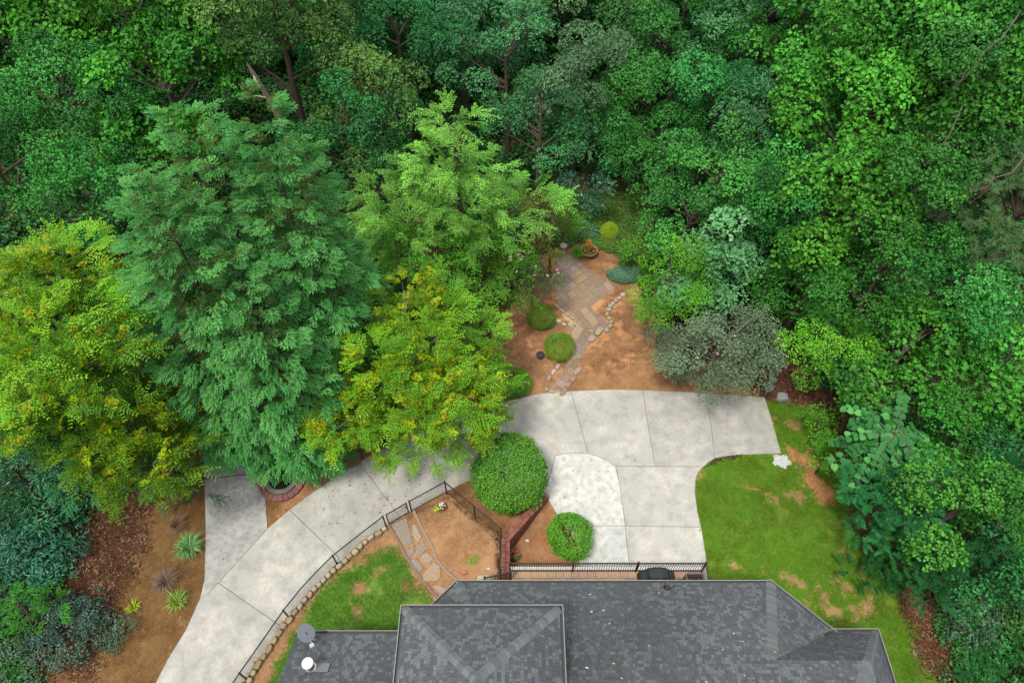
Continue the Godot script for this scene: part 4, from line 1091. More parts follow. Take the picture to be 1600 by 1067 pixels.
func build_roof_fittings() -> void:
	# satellite dish
	var at: Vector3 = Vector3(-7.47, 2.95, -7.22)
	var d := thing("satellite_dish", at, "grey oval satellite dish on the eave corner of the left roof", "satellite dish")
	var m := MB.new()
	var face := Vector3(0.42, 0.62, 0.6).normalized()
	var side := face.cross(Vector3.UP).normalized(); var upv := side.cross(face).normalized()
	var ce := Vector3(-0.1, 0.78, -0.1)
	var rings := []
	for i in 6:
		var r := i / 5.0
		var row := []
		for k in 24:
			var a := TAU * k / 24
			row.append(ce + side * cos(a) * 0.3 * r + upv * sin(a) * 0.4 * r - face * 0.07 * (1.0 - r * r))
		rings.append(row)
	for back in [0.0, 0.012]:
		for i in 5:
			for k in 24:
				var k2 := (k + 1) % 24
				var nn := face if back == 0.0 else -face
				var o: Vector3 = -face * back
				m.stri(rings[i][k] + o, rings[i + 1][k] + o, rings[i + 1][k2] + o, nn, nn, nn, Color(0.2, 0.23, 0.27))
				m.stri(rings[i][k] + o, rings[i + 1][k2] + o, rings[i][k2] + o, nn, nn, nn, Color(0.2, 0.23, 0.27))
	obj("dish", m, M.paint, d)
	m = MB.new()
	m.tube([Vector3(0, -0.05, 0), Vector3(0, 0.45, 0), ce - face * 0.07], [0.025, 0.025, 0.025], 8, Color(0.3, 0.3, 0.32))
	m.tube([Vector3(-0.22, 0.0, 0.05), Vector3(0, 0.4, 0)], [0.014, 0.014], 6, Color(0.3, 0.3, 0.32))
	m.tube([Vector3(0.22, 0.0, 0.05), Vector3(0, 0.4, 0)], [0.014, 0.014], 6, Color(0.3, 0.3, 0.32))
	m.box(Transform3D(Basis.IDENTITY, Vector3(0, 0.0, 0)), Vector3(0.2, 0.03, 0.2), Color(0.3, 0.3, 0.32))
	obj("mast", m, M.steel, d)
	m = MB.new()
	var foc := ce + face * 0.42 - upv * 0.3
	m.tube([ce - upv * 0.38, foc], [0.016, 0.016], 6, Color(0.55, 0.55, 0.57))
	m.box(Transform3D(Basis(side, upv, -face), foc), Vector3(0.16, 0.1, 0.12), Color(0.6, 0.6, 0.62), 0.01)
	obj("receiver_arm", m, M.paint, d)
	# round flue on the left roof
	at = Vector3(-7.14, 3.74, -6.13)
	var f := thing("roof_flue", at, "short white metal flue pipe with a round cap below the satellite dish", "flue pipe")
	m = MB.new()
	m.lathe(Vector3.ZERO, [Vector2(0.2, -0.1), Vector2(0.19, 0.14), Vector2(0.14, 0.17)], 24, Color(0.6, 0.62, 0.64))
	obj("collar", m, M.steel, f)
	m = MB.new()
	m.lathe(Vector3.ZERO, [Vector2(0.13, 0.0), Vector2(0.13, 0.6)], 24, Color(0.14, 0.15, 0.17))
	obj("pipe", m, M.paint, f)
	m = MB.new()
	m.lathe(Vector3.ZERO, [Vector2(0.13, 0.58), Vector2(0.2, 0.6), Vector2(0.2, 0.68), Vector2(0.17, 0.7), Vector2(0.12, 0.69), Vector2(0.11, 0.66), Vector2(0.06, 0.69), Vector2(0.0, 0.7)], 24, Color(0.8, 0.8, 0.8))
	obj("rain_cap", m, M.paint, f)
	m = MB.new()
	m.box(Transform3D(Basis(Vector3(1, 0, 0), -0.62), Vector3(0.28, 0.08, 0.0)), Vector3(0.7, 0.012, 0.42), Color(0.24, 0.26, 0.29))
	obj("flashing", m, M.paint, f)
	# small vent by the main eave
	at = Vector3(6.11, 2.88, -9.25)
	var v := thing("vent_pipe", at, "little black roof vent with a bright steel pipe above the covered grill", "vent pipe")
	m = MB.new()
	m.box(Transform3D(Basis(Vector3(1, 0, 0), -0.62), Vector3(0, 0.06, 0)), Vector3(0.22, 0.09, 0.26), Color(0.02, 0.02, 0.025), 0.02)
	m.box(Transform3D(Basis(Vector3(0, 1, 0), 0.3), Vector3(0.22, 0.05, -0.03)), Vector3(0.3, 0.03, 0.04), Color(0.02, 0.02, 0.025))
	obj("base", m, M.black_metal, v)
	m = MB.new()
	m.tube([Vector3(0.0, 0.06, 0), Vector3(0.0, 0.3, -0.03), Vector3(0, 0.42, -0.1)], [0.035, 0.035, 0.035], 10, Color(0.75, 0.76, 0.78))
	obj("pipe", m, M.steel, v)

# ------------------------------------------------------------------ deck and railing
func rail_run(o: Node3D, a: Vector3, b: Vector3, posts: Array, first := true) -> void:
	var d := (b - a).normalized()
	var L := a.distance_to(b)
	var bs := Basis(d, Vector3.UP, d.cross(Vector3.UP))
	var col := Color(0.035, 0.025, 0.022)
	for y in [0.96, 0.1]:
		var m := MB.new()
		m.box(Transform3D(bs, (a + b) * 0.5 + Vector3.UP * y), Vector3(L, 0.045, 0.06), col, 0.008)
		obj("top_rail" if y > 0.5 else "bottom_rail", m, M.black_metal, o)
	var bm := MB.new()
	bm.box(Transform3D(Basis.IDENTITY, Vector3.ZERO), Vector3(0.02, 0.8, 0.02), col)
	var bar := bm.mesh()
	var cnt := int(L / 0.105)
	for i in range(1, cnt):
		obj("baluster", bar, M.black_metal, o, a + d * (L * i / cnt) + Vector3.UP * 0.53)
	for t in posts:
		var m := MB.new()
		m.box(Transform3D(bs, a.lerp(b, t) + Vector3.UP * 0.52), Vector3(0.07, 1.06, 0.07), col, 0.01)
		m.box(Transform3D(bs, a.lerp(b, t) + Vector3.UP * 1.06), Vector3(0.095, 0.03, 0.095), col, 0.01)
		obj("post", m, M.black_metal, o)

func build_deck() -> void:
	rng.seed = 600
	var d := thing("deck", Vector3.ZERO, "narrow tan paved deck with white rim between railing and roof edge", "deck")
	var m := MB.new()
	m.box(Transform3D(Basis.IDENTITY, Vector3(4.16, -0.16, -10.0)), Vector3(8.46, 0.2, 1.96), Color(0.4, 0.36, 0.32))
	obj("deck_frame", m, M.paint, d)
	for k in 5:
		m = MB.new()
		m.box(Transform3D(Basis.IDENTITY, Vector3(0.4 + k * 1.95, -1.0, -10.85)), Vector3(0.15, 1.5, 0.15), Color(0.7, 0.69, 0.66), 0.01)
		obj("deck_post", m, M.paint, d)
	m = MB.new()
	m.box(Transform3D(Basis.IDENTITY, Vector3(4.16, -0.06, -11.09)), Vector3(8.6, 0.22, 0.17), Color(0.72, 0.72, 0.72), 0.01)
	obj("rim_board", m, M.paint, d)
	var metas := [Color(0.5, 0.34, 0.22), Color(0.55, 0.38, 0.26), Color(0.46, 0.31, 0.22), Color(0.52, 0.37, 0.28)]
	for r in 6:
		var x := -0.06 + (0.0 if r % 2 == 0 else -0.18)
		while x < 8.36:
			var w: float = [0.36, 0.36, 0.54][rng.randi() % 3]
			var x0 := maxf(x, -0.06); var x1 := minf(x + w, 8.38)
			if x1 - x0 > 0.05:
				m = MB.new()
				m.box(Transform3D(Basis.IDENTITY, Vector3.ZERO), Vector3(x1 - x0 - 0.008, 0.05, 0.312), shade(metas[rng.randi() % 4], 0.92, 1.06), 0.006)
				obj("paver", m, M.stone, d, Vector3((x0 + x1) * 0.5, -0.032 + rf(0, 0.002), -10.84 + r * 0.32))
			x += w
	var r := thing("deck_railing", Vector3.ZERO, "dark brown metal railing with slim balusters along the deck edge", "railing")
	rail_run(r, Vector3(-0.09, 0, -10.97), Vector3(8.4, 0, -10.97), [0.0, 0.325, 0.655, 1.0])
	rail_run(r, Vector3(8.4, 0, -10.93), Vector3(8.4, 0, -9.3), [])
	var s := thing("stair_railing", Vector3.ZERO, "short dark railing stepping off beside the brick wall's lower end", "railing")
	var a: Vector3 = Vector3(-0.06, 0.96, -10.59); var b: Vector3 = Vector3(-1.17, 0.96, -10.34)
	a.y = 0.0; b.y = 0.0
	rail_run(s, a, b, [0.0, 1.0])
	# covered grill
	var g := thing("grill", Vector3(6.28, 0.0, -10.5), "barbecue grill under a fitted dark grey cover on the deck", "grill")
	var prof := [[-0.78, 0.62, 0.2, 0.26], [-0.74, 0.7, 0.3, 0.3], [-0.5, 0.86, 0.33, 0.33], [-0.4, 1.04, 0.34, 0.34], [-0.1, 1.14, 0.35, 0.35], [0.15, 1.14, 0.35, 0.35], [0.4, 1.04, 0.34, 0.34], [0.5, 0.88, 0.33, 0.33], [0.74, 0.72, 0.3, 0.3], [0.79, 0.6, 0.2, 0.26]]
	var rows := []
	m = MB.new()
	for p in prof:
		var row := []
		for k in 13:
			var t := PI * k / 12.0
			var cy := pow(absf(sin(t)), 0.45)
			var cz := signf(cos(t)) * pow(absf(cos(t)), 0.5)
			row.append(Vector3(p[0] * 0.98, 0.05 + (p[1] - 0.05) * cy, cz * (p[3] + 0.06 * (1.0 - cy))))
		rows.append(row)
	for i in rows.size() - 1:
		for k in 12:
			m.oquad(rows[i][k], rows[i][k + 1], rows[i + 1][k + 1], rows[i + 1][k], Vector3(0, 0.45, 0), shade(Color(0.035, 0.04, 0.042), 0.9, 1.1))
	for e in [0, rows.size() - 1]:
		for k in 12:
			m.oquad(rows[e][k], rows[e][k + 1], Vector3(prof[e][0], 0.05, 0), Vector3(prof[e][0], 0.05, 0), Vector3(0, 0.4, 0), Color(0.03, 0.034, 0.036))
	obj("cover", m, M.cover_cloth, g)
	m = MB.new()
	m.box(Transform3D(Basis(Vector3(1, 0, 0), 0.5), Vector3(0.0, 1.03, 0.28)), Vector3(0.17, 0.012, 0.08), Color(0.5, 0.52, 0.55))
	obj("patch", m, M.paint, g)
	# chair with round cushion, and a covered cart beside it
	var ch := thing("patio_chair", Vector3(7.92, 0.0, -10.25), "square brown woven chair with a round black cushion at the deck's end", "chair")
	m = MB.new()
	for sx in [-0.36, 0.36]:
		m.box(Transform3D(Basis.IDENTITY, Vector3(sx, 0.3, 0)), Vector3(0.09, 0.6, 0.74), Color(0.16, 0.12, 0.1), 0.015)
	m.box(Transform3D(Basis.IDENTITY, Vector3(0, 0.4, -0.36)), Vector3(0.63, 0.8, 0.09), Color(0.2, 0.16, 0.14), 0.015)
	m.box(Transform3D(Basis.IDENTITY, Vector3(0, 0.18, 0.03)), Vector3(0.63, 0.3, 0.68), Color(0.22, 0.08, 0.05), 0.015)
	obj("frame", m, M.cover_cloth, ch)
	m = MB.new()
	m.lathe(Vector3(0.03, 0.33, 0.05), [Vector2(0.3, 0.0), Vector2(0.32, 0.06), Vector2(0.28, 0.12), Vector2(0.0, 0.14)], 20, Color(0.02, 0.022, 0.03))
	obj("cushion", m, M.cover_cloth, ch)
	var ct := thing("covered_cart", Vector3(7.34, 0, -10.2), "small pointed dark tarp cover between the grill and the chair", "cart")
	m = MB.new()
	var ap := Vector3(0.12, 0.85, -0.1)
	var c4 := [Vector3(-0.26, 0.02, -0.3), Vector3(0.2, 0.02, -0.3), Vector3(0.2, 0.02, 0.35), Vector3(-0.26, 0.02, 0.35)]
	var c5 := []
	for p in c4: c5.append(p.lerp(ap, 0.55) + (p - Vector3(0, 0.02, 0)) * 0.25)
	for i in 4:
		m.oquad(c4[i], c4[(i + 1) % 4], c5[(i + 1) % 4], c5[i], Vector3(0, 0.3, 0), Color(0.045, 0.05, 0.052))
		m.oquad(c5[i], c5[(i + 1) % 4], ap, ap, Vector3(0, 0.3, 0), Color(0.05, 0.055, 0.057))
	obj("cover", m, M.cover_cloth, ct)

# ------------------------------------------------------------------ fence, wall, edging
func fence_run(o: Node3D, P: Array, h: float, posts: Array) -> void:
	var col := Color(0.022, 0.02, 0.022)
	var m := MB.new()
	for i in P.size() - 1:
		m.tube([P[i] + Vector3.UP * h, P[i + 1] + Vector3.UP * h], [0.028, 0.028], 8, col)
	obj("top_rail", m, M.black_metal, o)
	m = MB.new()
	for i in P.size() - 1:
		m.tube([P[i] + Vector3.UP * 0.06, P[i + 1] + Vector3.UP * 0.06], [0.018, 0.018], 6, col)
	obj("bottom_rail", m, M.black_metal, o)
	m = MB.new()
	for i in P.size() - 1:
		var L: float = P[i].distance_to(P[i + 1])
		var n := maxi(2, int(L / 0.055))
		for k in n:
			var b: Vector3 = P[i].lerp(P[i + 1], float(k) / n)
			var s: Vector3 = (P[i + 1] - P[i]).normalized() * 0.0035
			m.quad(b - s + Vector3.UP * 0.06, b + s + Vector3.UP * 0.06, b + s + Vector3.UP * h, b - s + Vector3.UP * h, col)
		for k in int(h / 0.055):
			var y := 0.06 + k * 0.055
			m.quad(P[i] + Vector3.UP * y, P[i + 1] + Vector3.UP * y, P[i + 1] + Vector3.UP * (y + 0.007), P[i] + Vector3.UP * (y + 0.007), col)
	obj("wire_mesh", m, M.black_metal, o).set_meta("kind", "stuff")
	for p in posts:
		m = MB.new()
		m.tube([p + Vector3.DOWN * 0.2, p + Vector3.UP * (h + 0.06)], [0.036, 0.036], 8, col)
		obj("post", m, M.black_metal, o)

func build_fence() -> void:
	var W: Array = [Vector3(-11.51, 0, -4.8), Vector3(-10.68, 0, -6.57), Vector3(-10.34, 0, -7.22), Vector3(-9.99, 0, -7.91), Vector3(-9.46, 0, -8.96), Vector3(-8.92, 0, -9.85), Vector3(-8.36, 0, -10.6), Vector3(-7.8, 0, -11.28), Vector3(-7.17, 0, -11.87), Vector3(-6.55, 0, -12.44), Vector3(-5.83, 0, -13.09)]
	var f := thing("mesh_fence", Vector3.ZERO, "black wire mesh fence curving along the driveway above the stone edging", "fence")
	fence_run(f, W, 1.05, [W[1], W[4], W[7], W[10]])
	var E: Array = [Vector3(-4.72, 0, -13.82), Vector3(-3.94, 0, -14.3), Vector3(-3.14, 0, -14.8), Vector3(-2.42, 0, -14.17), Vector3(-1.73, 0, -13.59), Vector3(-1.06, 0, -13.03), Vector3(-0.5, 0, -12.53), Vector3(-0.52, 0, -11.63), Vector3(-0.53, 0, -10.43), Vector3(-0.52, 0, -9.39)]
	f = thing("mesh_fence", Vector3.ZERO, "black wire mesh fence turning its corner past the gate towards the brick wall", "fence")
	fence_run(f, E, 1.05, [E[0], E[2], E[4], E[6], E[8]])
	var a: Vector3 = Vector3(-5.69, 0, -13.15); var b: Vector3 = Vector3(-4.84, 0, -13.72)
	var g := thing("fence_gate", a, "black framed mesh gate where the stone path meets the driveway", "gate")
	var d := b - a
	var col := Color(0.022, 0.02, 0.022)
	var m := MB.new()
	for y in [0.1, 1.08]:
		m.tube([Vector3.UP * y, d + Vector3.UP * y], [0.028, 0.028], 8, col)
	for p in [Vector3.ZERO, d]:
		m.tube([p + Vector3.UP * 0.08, p + Vector3.UP * 1.1], [0.03, 0.03], 8, col)
	obj("frame", m, M.black_metal, g)
	m = MB.new()
	var s := d.normalized() * 0.0035
	for k in 22:
		var p := d * (k / 22.0)
		m.quad(p - s + Vector3.UP * 0.1, p + s + Vector3.UP * 0.1, p + s + Vector3.UP * 1.08, p - s + Vector3.UP * 1.08, col)
		var y := 0.1 + k * 0.045
		m.quad(Vector3.UP * y, d + Vector3.UP * y, d + Vector3.UP * (y + 0.007), Vector3.UP * (y + 0.007), col)
	obj("wire_mesh", m, M.black_metal, g).set_meta("kind", "stuff")
	m = MB.new()
	m.box(Transform3D(Basis.IDENTITY, d * 0.95 + Vector3.UP * 0.7), Vector3(0.1, 0.06, 0.06), Color(0.3, 0.3, 0.3))
	obj("latch", m, M.steel, g)

func stone_lump(rx: float, ry: float, rz: float, col: Color, flat := 0.5) -> Mesh:
	# a squarish rounded block with knocked edges
	var m := MB.new()
	var rings := [[-1.0, 0.86], [-0.5, 1.0], [flat, 0.97], [0.85, 0.86], [1.0, 0.6]]
	var K := 9
	var off := []
	for k in K: off.append(rf(0.82, 1.1))
	var P := []
	for r in rings:
		var row := []
		for k in K:
			var a := TAU * k / K
			var q: float = pow(pow(absf(cos(a)), 4.0) + pow(absf(sin(a)), 4.0), -0.25) * off[k] * r[1]
			row.append(Vector3(cos(a) * rx * q, ry * r[0] + rf(-0.06, 0.06) * ry, sin(a) * rz * q))
		P.append(row)
	for i in rings.size() - 1:
		for k in K:
			m.oquad(P[i][k], P[i][(k + 1) % K], P[i + 1][(k + 1) % K], P[i + 1][k], Vector3.ZERO, shade(col, 0.94, 1.06))
	for k in K:
		m.oquad(P[-1][k], P[-1][(k + 1) % K], Vector3(0, ry * 1.02, 0), Vector3(0, ry * 1.02, 0), Vector3.ZERO, col)
	return m.mesh()

func stones_along(o: Node3D, P: Array, step: float, w: float, h: float, cols: Array, called := "stone") -> void:
	var i := 0; var t := 0.0
	var L := 0.0
	for k in P.size() - 1: L += P[k].distance_to(P[k + 1])
	var x := 0.0
	while x < L:
		var s := step * rf(0.75, 1.3)
		var q := x + s * 0.5; var k := 0
		while k < P.size() - 2 and q > P[k].distance_to(P[k + 1]):
			q -= P[k].distance_to(P[k + 1]); k += 1
		var d: Vector3 = (P[k + 1] - P[k]).normalized()
		var p: Vector3 = P[k] + d * q + d.cross(Vector3.UP) * rf(-0.03, 0.03)
		var e := obj(called, stone_lump(s * 0.47, h * 0.5 * rf(0.85, 1.15), w * 0.5 * rf(0.85, 1.15), shade(cols[rng.randi() % cols.size()], 0.88, 1.1)), M.stone, o, p + Vector3.UP * h * 0.3)
		e.rotation.y = atan2(-d.z, d.x) + rf(-0.12, 0.12)
		x += s

func build_wall_and_edging() -> void:
	rng.seed = 700
	var tan_stone := [Color(0.5, 0.4, 0.24), Color(0.55, 0.46, 0.3), Color(0.45, 0.36, 0.22), Color(0.52, 0.44, 0.32)]
	var e := thing("stone_edging", Vector3.ZERO, "row of tan field stones holding the yard above the driveway", "stone edging")
	stones_along(e, [Vector3(-11.35, 0.02, -4.69), Vector3(-10.6, 0.02, -6.26), Vector3(-10.34, 0.02, -7.02), Vector3(-10.06, 0.02, -7.65), Vector3(-9.8, 0.02, -8.26), Vector3(-9.39, 0.02, -8.9), Vector3(-9.03, 0.02, -9.54), Vector3(-8.56, 0.02, -10.17), Vector3(-8.1, 0.02, -10.73), Vector3(-7.64, 0.02, -11.22), Vector3(-7.04, 0.02, -11.83), Vector3(-6.48, 0.02, -12.4), Vector3(-5.79, 0.02, -12.95)], 0.31, 0.24, 0.3, tan_stone)
	# brick retaining wall: a low run of rowlock caps over a running-bond face
	var w := thing("brick_wall", Vector3.ZERO, "red brown brick retaining wall with rowlock cap bending towards the driveway", "wall")
	var path := [Vector3(-0.28, 0.06, -10.41), Vector3(-0.29, 0.06, -12.45)]
	var p0: Vector3 = path[0]; var p1: Vector3 = path[1]
	var p2: Vector3 = Vector3(1.65, -1.1, -15.2)
	var reds := [Color(0.27, 0.1, 0.07), Color(0.32, 0.13, 0.09), Color(0.22, 0.085, 0.065), Color(0.29, 0.14, 0.11)]
	var wd := 0.38
	for run in 2:
		var a := p0 if run == 0 else p1; var b := p1 if run == 0 else p2
		var d := (b - a); d.y = 0.0
		var L := d.length(); d = d / L
		var drop := (b.y - a.y) / L
		var bs := Basis(d, Vector3.UP, d.cross(Vector3.UP))
		var m := MB.new()
		for k in int(L / 0.25) + 1:
			var x := minf(k * 0.25, L)
			var top := a.y + drop * x - 0.1
			m.box(Transform3D(bs, Vector3(a.x, (top - 2.0) * 0.5, a.z) + d * (x + 0.125)), Vector3(0.25, top + 2.0, wd - 0.05), Color(0.3, 0.27, 0.25))
		obj("mortar_core", m, M.brick, w)
		var bm := []
		for k in 4:
			var q := MB.new()
			q.box(Transform3D(Basis.IDENTITY, Vector3.ZERO), Vector3(0.062, 0.1, wd * 0.5 - 0.008), reds[k], 0.004)
			bm.append(q.mesh())
		for k in int(L / 0.072):
			for sgn in [-1.0, 1.0]:
				var x := (k + 0.5) * 0.072
				var br := obj("brick", bm[rng.randi() % 4], M.brick, w, Vector3(a.x, a.y + drop * x - 0.05 + rf(0, 0.003), a.z) + d * x + bs.z * sgn * wd * 0.25)
				br.rotation.y = atan2(-d.z, d.x)
		# the face towards the bed
		m = MB.new()
		for r in 22:
			for k in int(L / 0.21) + 1:
				var x := k * 0.21 + (0.105 if r % 2 else 0.0)
				var y := a.y + drop * x - 0.16 - r * 0.075
				if y < -1.7 or x > L: continue
				for sgn in [-1.0, 1.0]:
					m.box(Transform3D(bs, Vector3(a.x, y, a.z) + d * x + bs.z * sgn * (wd * 0.5 - 0.03)), Vector3(0.2, 0.066, 0.06), shade(reds[rng.randi() % 4], 0.85, 1.1))
		obj("face_bricks", m, M.brick, w).set_meta("kind", "stuff")
	# edging strips either side of the stepping stones
	for s in [[[Vector3(-5.71, 0, -13.06), Vector3(-5.23, 0, -12.41), Vector3(-4.78, 0, -11.66), Vector3(-4.41, 0, -11.14), Vector3(-3.91, 0, -10.51), Vector3(-3.45, 0, -10.01), Vector3(-2.98, 0, -9.66)], "curved brown edging strip between the small lawn and the stepping stones"], [[Vector3(-4.63, 0, -13.85), Vector3(-4.13, 0, -12.93), Vector3(-3.6, 0, -12.05), Vector3(-3.38, 0, -11.49), Vector3(-3.01, 0, -11.05), Vector3(-2.65, 0, -10.74), Vector3(-2.27, 0, -10.43)], "curved pale edging strip on the house side of the stepping stones"]]:
		var m := MB.new()
		var P: Array = s[0]
		for i in P.size() - 1:
			var d: Vector3 = P[i + 1] - P[i]
			m.box(Transform3D(Basis(d.normalized(), Vector3.UP, d.normalized().cross(Vector3.UP)), (P[i] + P[i + 1]) * 0.5 + Vector3.UP * 0.02), Vector3(d.length() + 0.02, 0.1, 0.12), Color(0.3, 0.2, 0.15) if s[1].contains("brown") else Color(0.37, 0.29, 0.23), 0.015)
		tag(obj("garden_edging", m, M.stone), s[1], "edging", "garden edging strips")
	# stepping stones
	var hs := []
	var SS := [
		[[Vector2(-5.57, -13.15), Vector2(-4.93, -13.5), Vector2(-4.51, -12.26), Vector2(-4.9, -12.08), Vector2(-5.22, -12.59)], Color(0.33, 0.28, 0.23), "long grey-brown slab just inside the gate"],
		[[Vector2(-4.62, -13.12), Vector2(-4.45, -13.15), Vector2(-4.13, -12.5), Vector2(-4.34, -12.29), Vector2(-4.55, -12.66)], Color(0.42, 0.36, 0.28), "narrow tan slab right of the long slab inside the gate"],
		[[Vector2(-4.36, -12.17), Vector2(-4.03, -12.35), Vector2(-3.85, -11.99), Vector2(-4.14, -11.66), Vector2(-4.36, -11.84)], Color(0.36, 0.28, 0.22), "brown stepping stone in the middle of the curved path"],
		[[Vector2(-4.8, -11.9), Vector2(-4.42, -12.17), Vector2(-4.39, -11.87), Vector2(-4.62, -11.55)], Color(0.32, 0.28, 0.25), "small grey stepping stone against the lawn edging"],
		[[Vector2(-4.12, -11.66), Vector2(-3.84, -11.84), Vector2(-3.53, -11.55), Vector2(-3.82, -11.25), Vector2(-4.1, -11.46)], Color(0.42, 0.34, 0.26), "tan stepping stone directly above the largest slab"],
		[[Vector2(-4.56, -11.49), Vector2(-4.34, -11.58), Vector2(-3.96, -11.17), Vector2(-4.08, -10.88), Vector2(-4.45, -11.25)], Color(0.33, 0.29, 0.25), "slanting grey stone left of the largest slab"],
		[[Vector2(-3.52, -11.37), Vector2(-3.22, -11.23), Vector2(-3.16, -10.74), Vector2(-3.29, -10.54), Vector2(-3.91, -10.51), Vector2(-3.96, -10.82)], Color(0.45, 0.33, 0.23), "largest pinkish tan slab of the stepping path"],
		[[Vector2(-3.53, -10.32), Vector2(-3.22, -10.37), Vector2(-2.85, -10.18), Vector2(-2.86, -10.01), Vector2(-3.14, -9.99)], Color(0.42, 0.34, 0.27), "pale flat stone by the roof corner"],
		[[Vector2(-2.58, -10.46), Vector2(-2.36, -10.54), Vector2(-2.27, -10.37), Vector2(-2.46, -10.29)], Color(0.46, 0.34, 0.25), "little pinkish stone at the roof's diagonal edge"]]
	for s in SS:
		var m := MB.new()
		m.slab(PackedVector2Array(s[0]), -0.05, 0.055, s[1], 0.02)
		tag(obj("stepping_stone", m, M.flagstone), s[2], "stepping stone", "stepping stones of the yard path")
	# step by the stair railing
	var m := MB.new()
	m.slab(PackedVector2Array([Vector2(-1.65, -10.41), Vector2(-1.5, -10.78), Vector2(-0.79, -10.78), Vector2(-0.81, -10.33), Vector2(-1.65, -10.24)]), -0.2, 0.09, Color(0.55, 0.5, 0.4), 0.02)
	tag(obj("concrete_step", m, M.concrete), "cream concrete step below the short stair railing", "step")
	# loose rocks by the debris strip
	for r in [[Vector3(14.38, -1.5, -21.86), 0.32, "rounded grey rock by the driveway's back corner"], [Vector3(14.97, -1.5, -21.21), 0.36, "larger blue-grey rock at the end of the debris strip"], [Vector3(14.7, -1.49, -22.34), 0.24, "pale broken rock in the debris strip"]]:
		tag(obj("rock", stone_lump(r[1], r[1] * 0.55, r[1] * 0.75, Color(0.3, 0.31, 0.33), 0.3), M.stone, self, r[0] + Vector3.UP * 0.06), r[2], "rock", "rocks at the debris strip")
	for r in [[Vector3(-2.13, 0, -10.91), 0.16, Color(0.5, 0.22, 0.12), "orange clay stone lying in the yard mulch"], [Vector3(-1.05, 0, -11.08), 0.08, Color(0.7, 0.68, 0.62), "small white stone near the fence's lower end"], [Vector3(0.74, -1.5, -13), 0.1, Color(0.75, 0.74, 0.72), "white stone at the foot of the brick wall"]]:
		tag(obj("rock", stone_lump(r[1], r[1] * 0.5, r[1] * 0.7, r[2], 0.3), M.stone, self, r[0] + Vector3.UP * 0.02), r[3], "stone", "loose stones in the yard")
	# white gravel by the pad
	var gp := []; var gt := PackedColorArray()
	var gc: Vector3 = Vector3(13.99, -1.5, -17.27)
	for i in 420:
		var a := rf(0, TAU); var q := sqrt(rf(0, 1)) * (1.0 + 0.25 * sin(a * 5.0) * rf(0.3, 1.0))
		var p := Vector2(gc.x + cos(a) * 0.42 * q, gc.z + sin(a) * 0.36 * q)
		gp.append(Transform3D(Basis(rdir(), rf(0, TAU)).scaled(Vector3.ONE * rf(0.025, 0.055)), on_ground(p, 0.03 * (1.0 - q) + 0.015)))
		var s := rf(0.62, 0.82)
		gt.append(Color(s, s, s * 1.01))
	tag(many("gravel", stone_lump(1, 0.7, 0.8, Color(1, 1, 1)), M.stone, gp, gt), "small heap of white gravel at the pad's front corner", "gravel", "", "stuff")

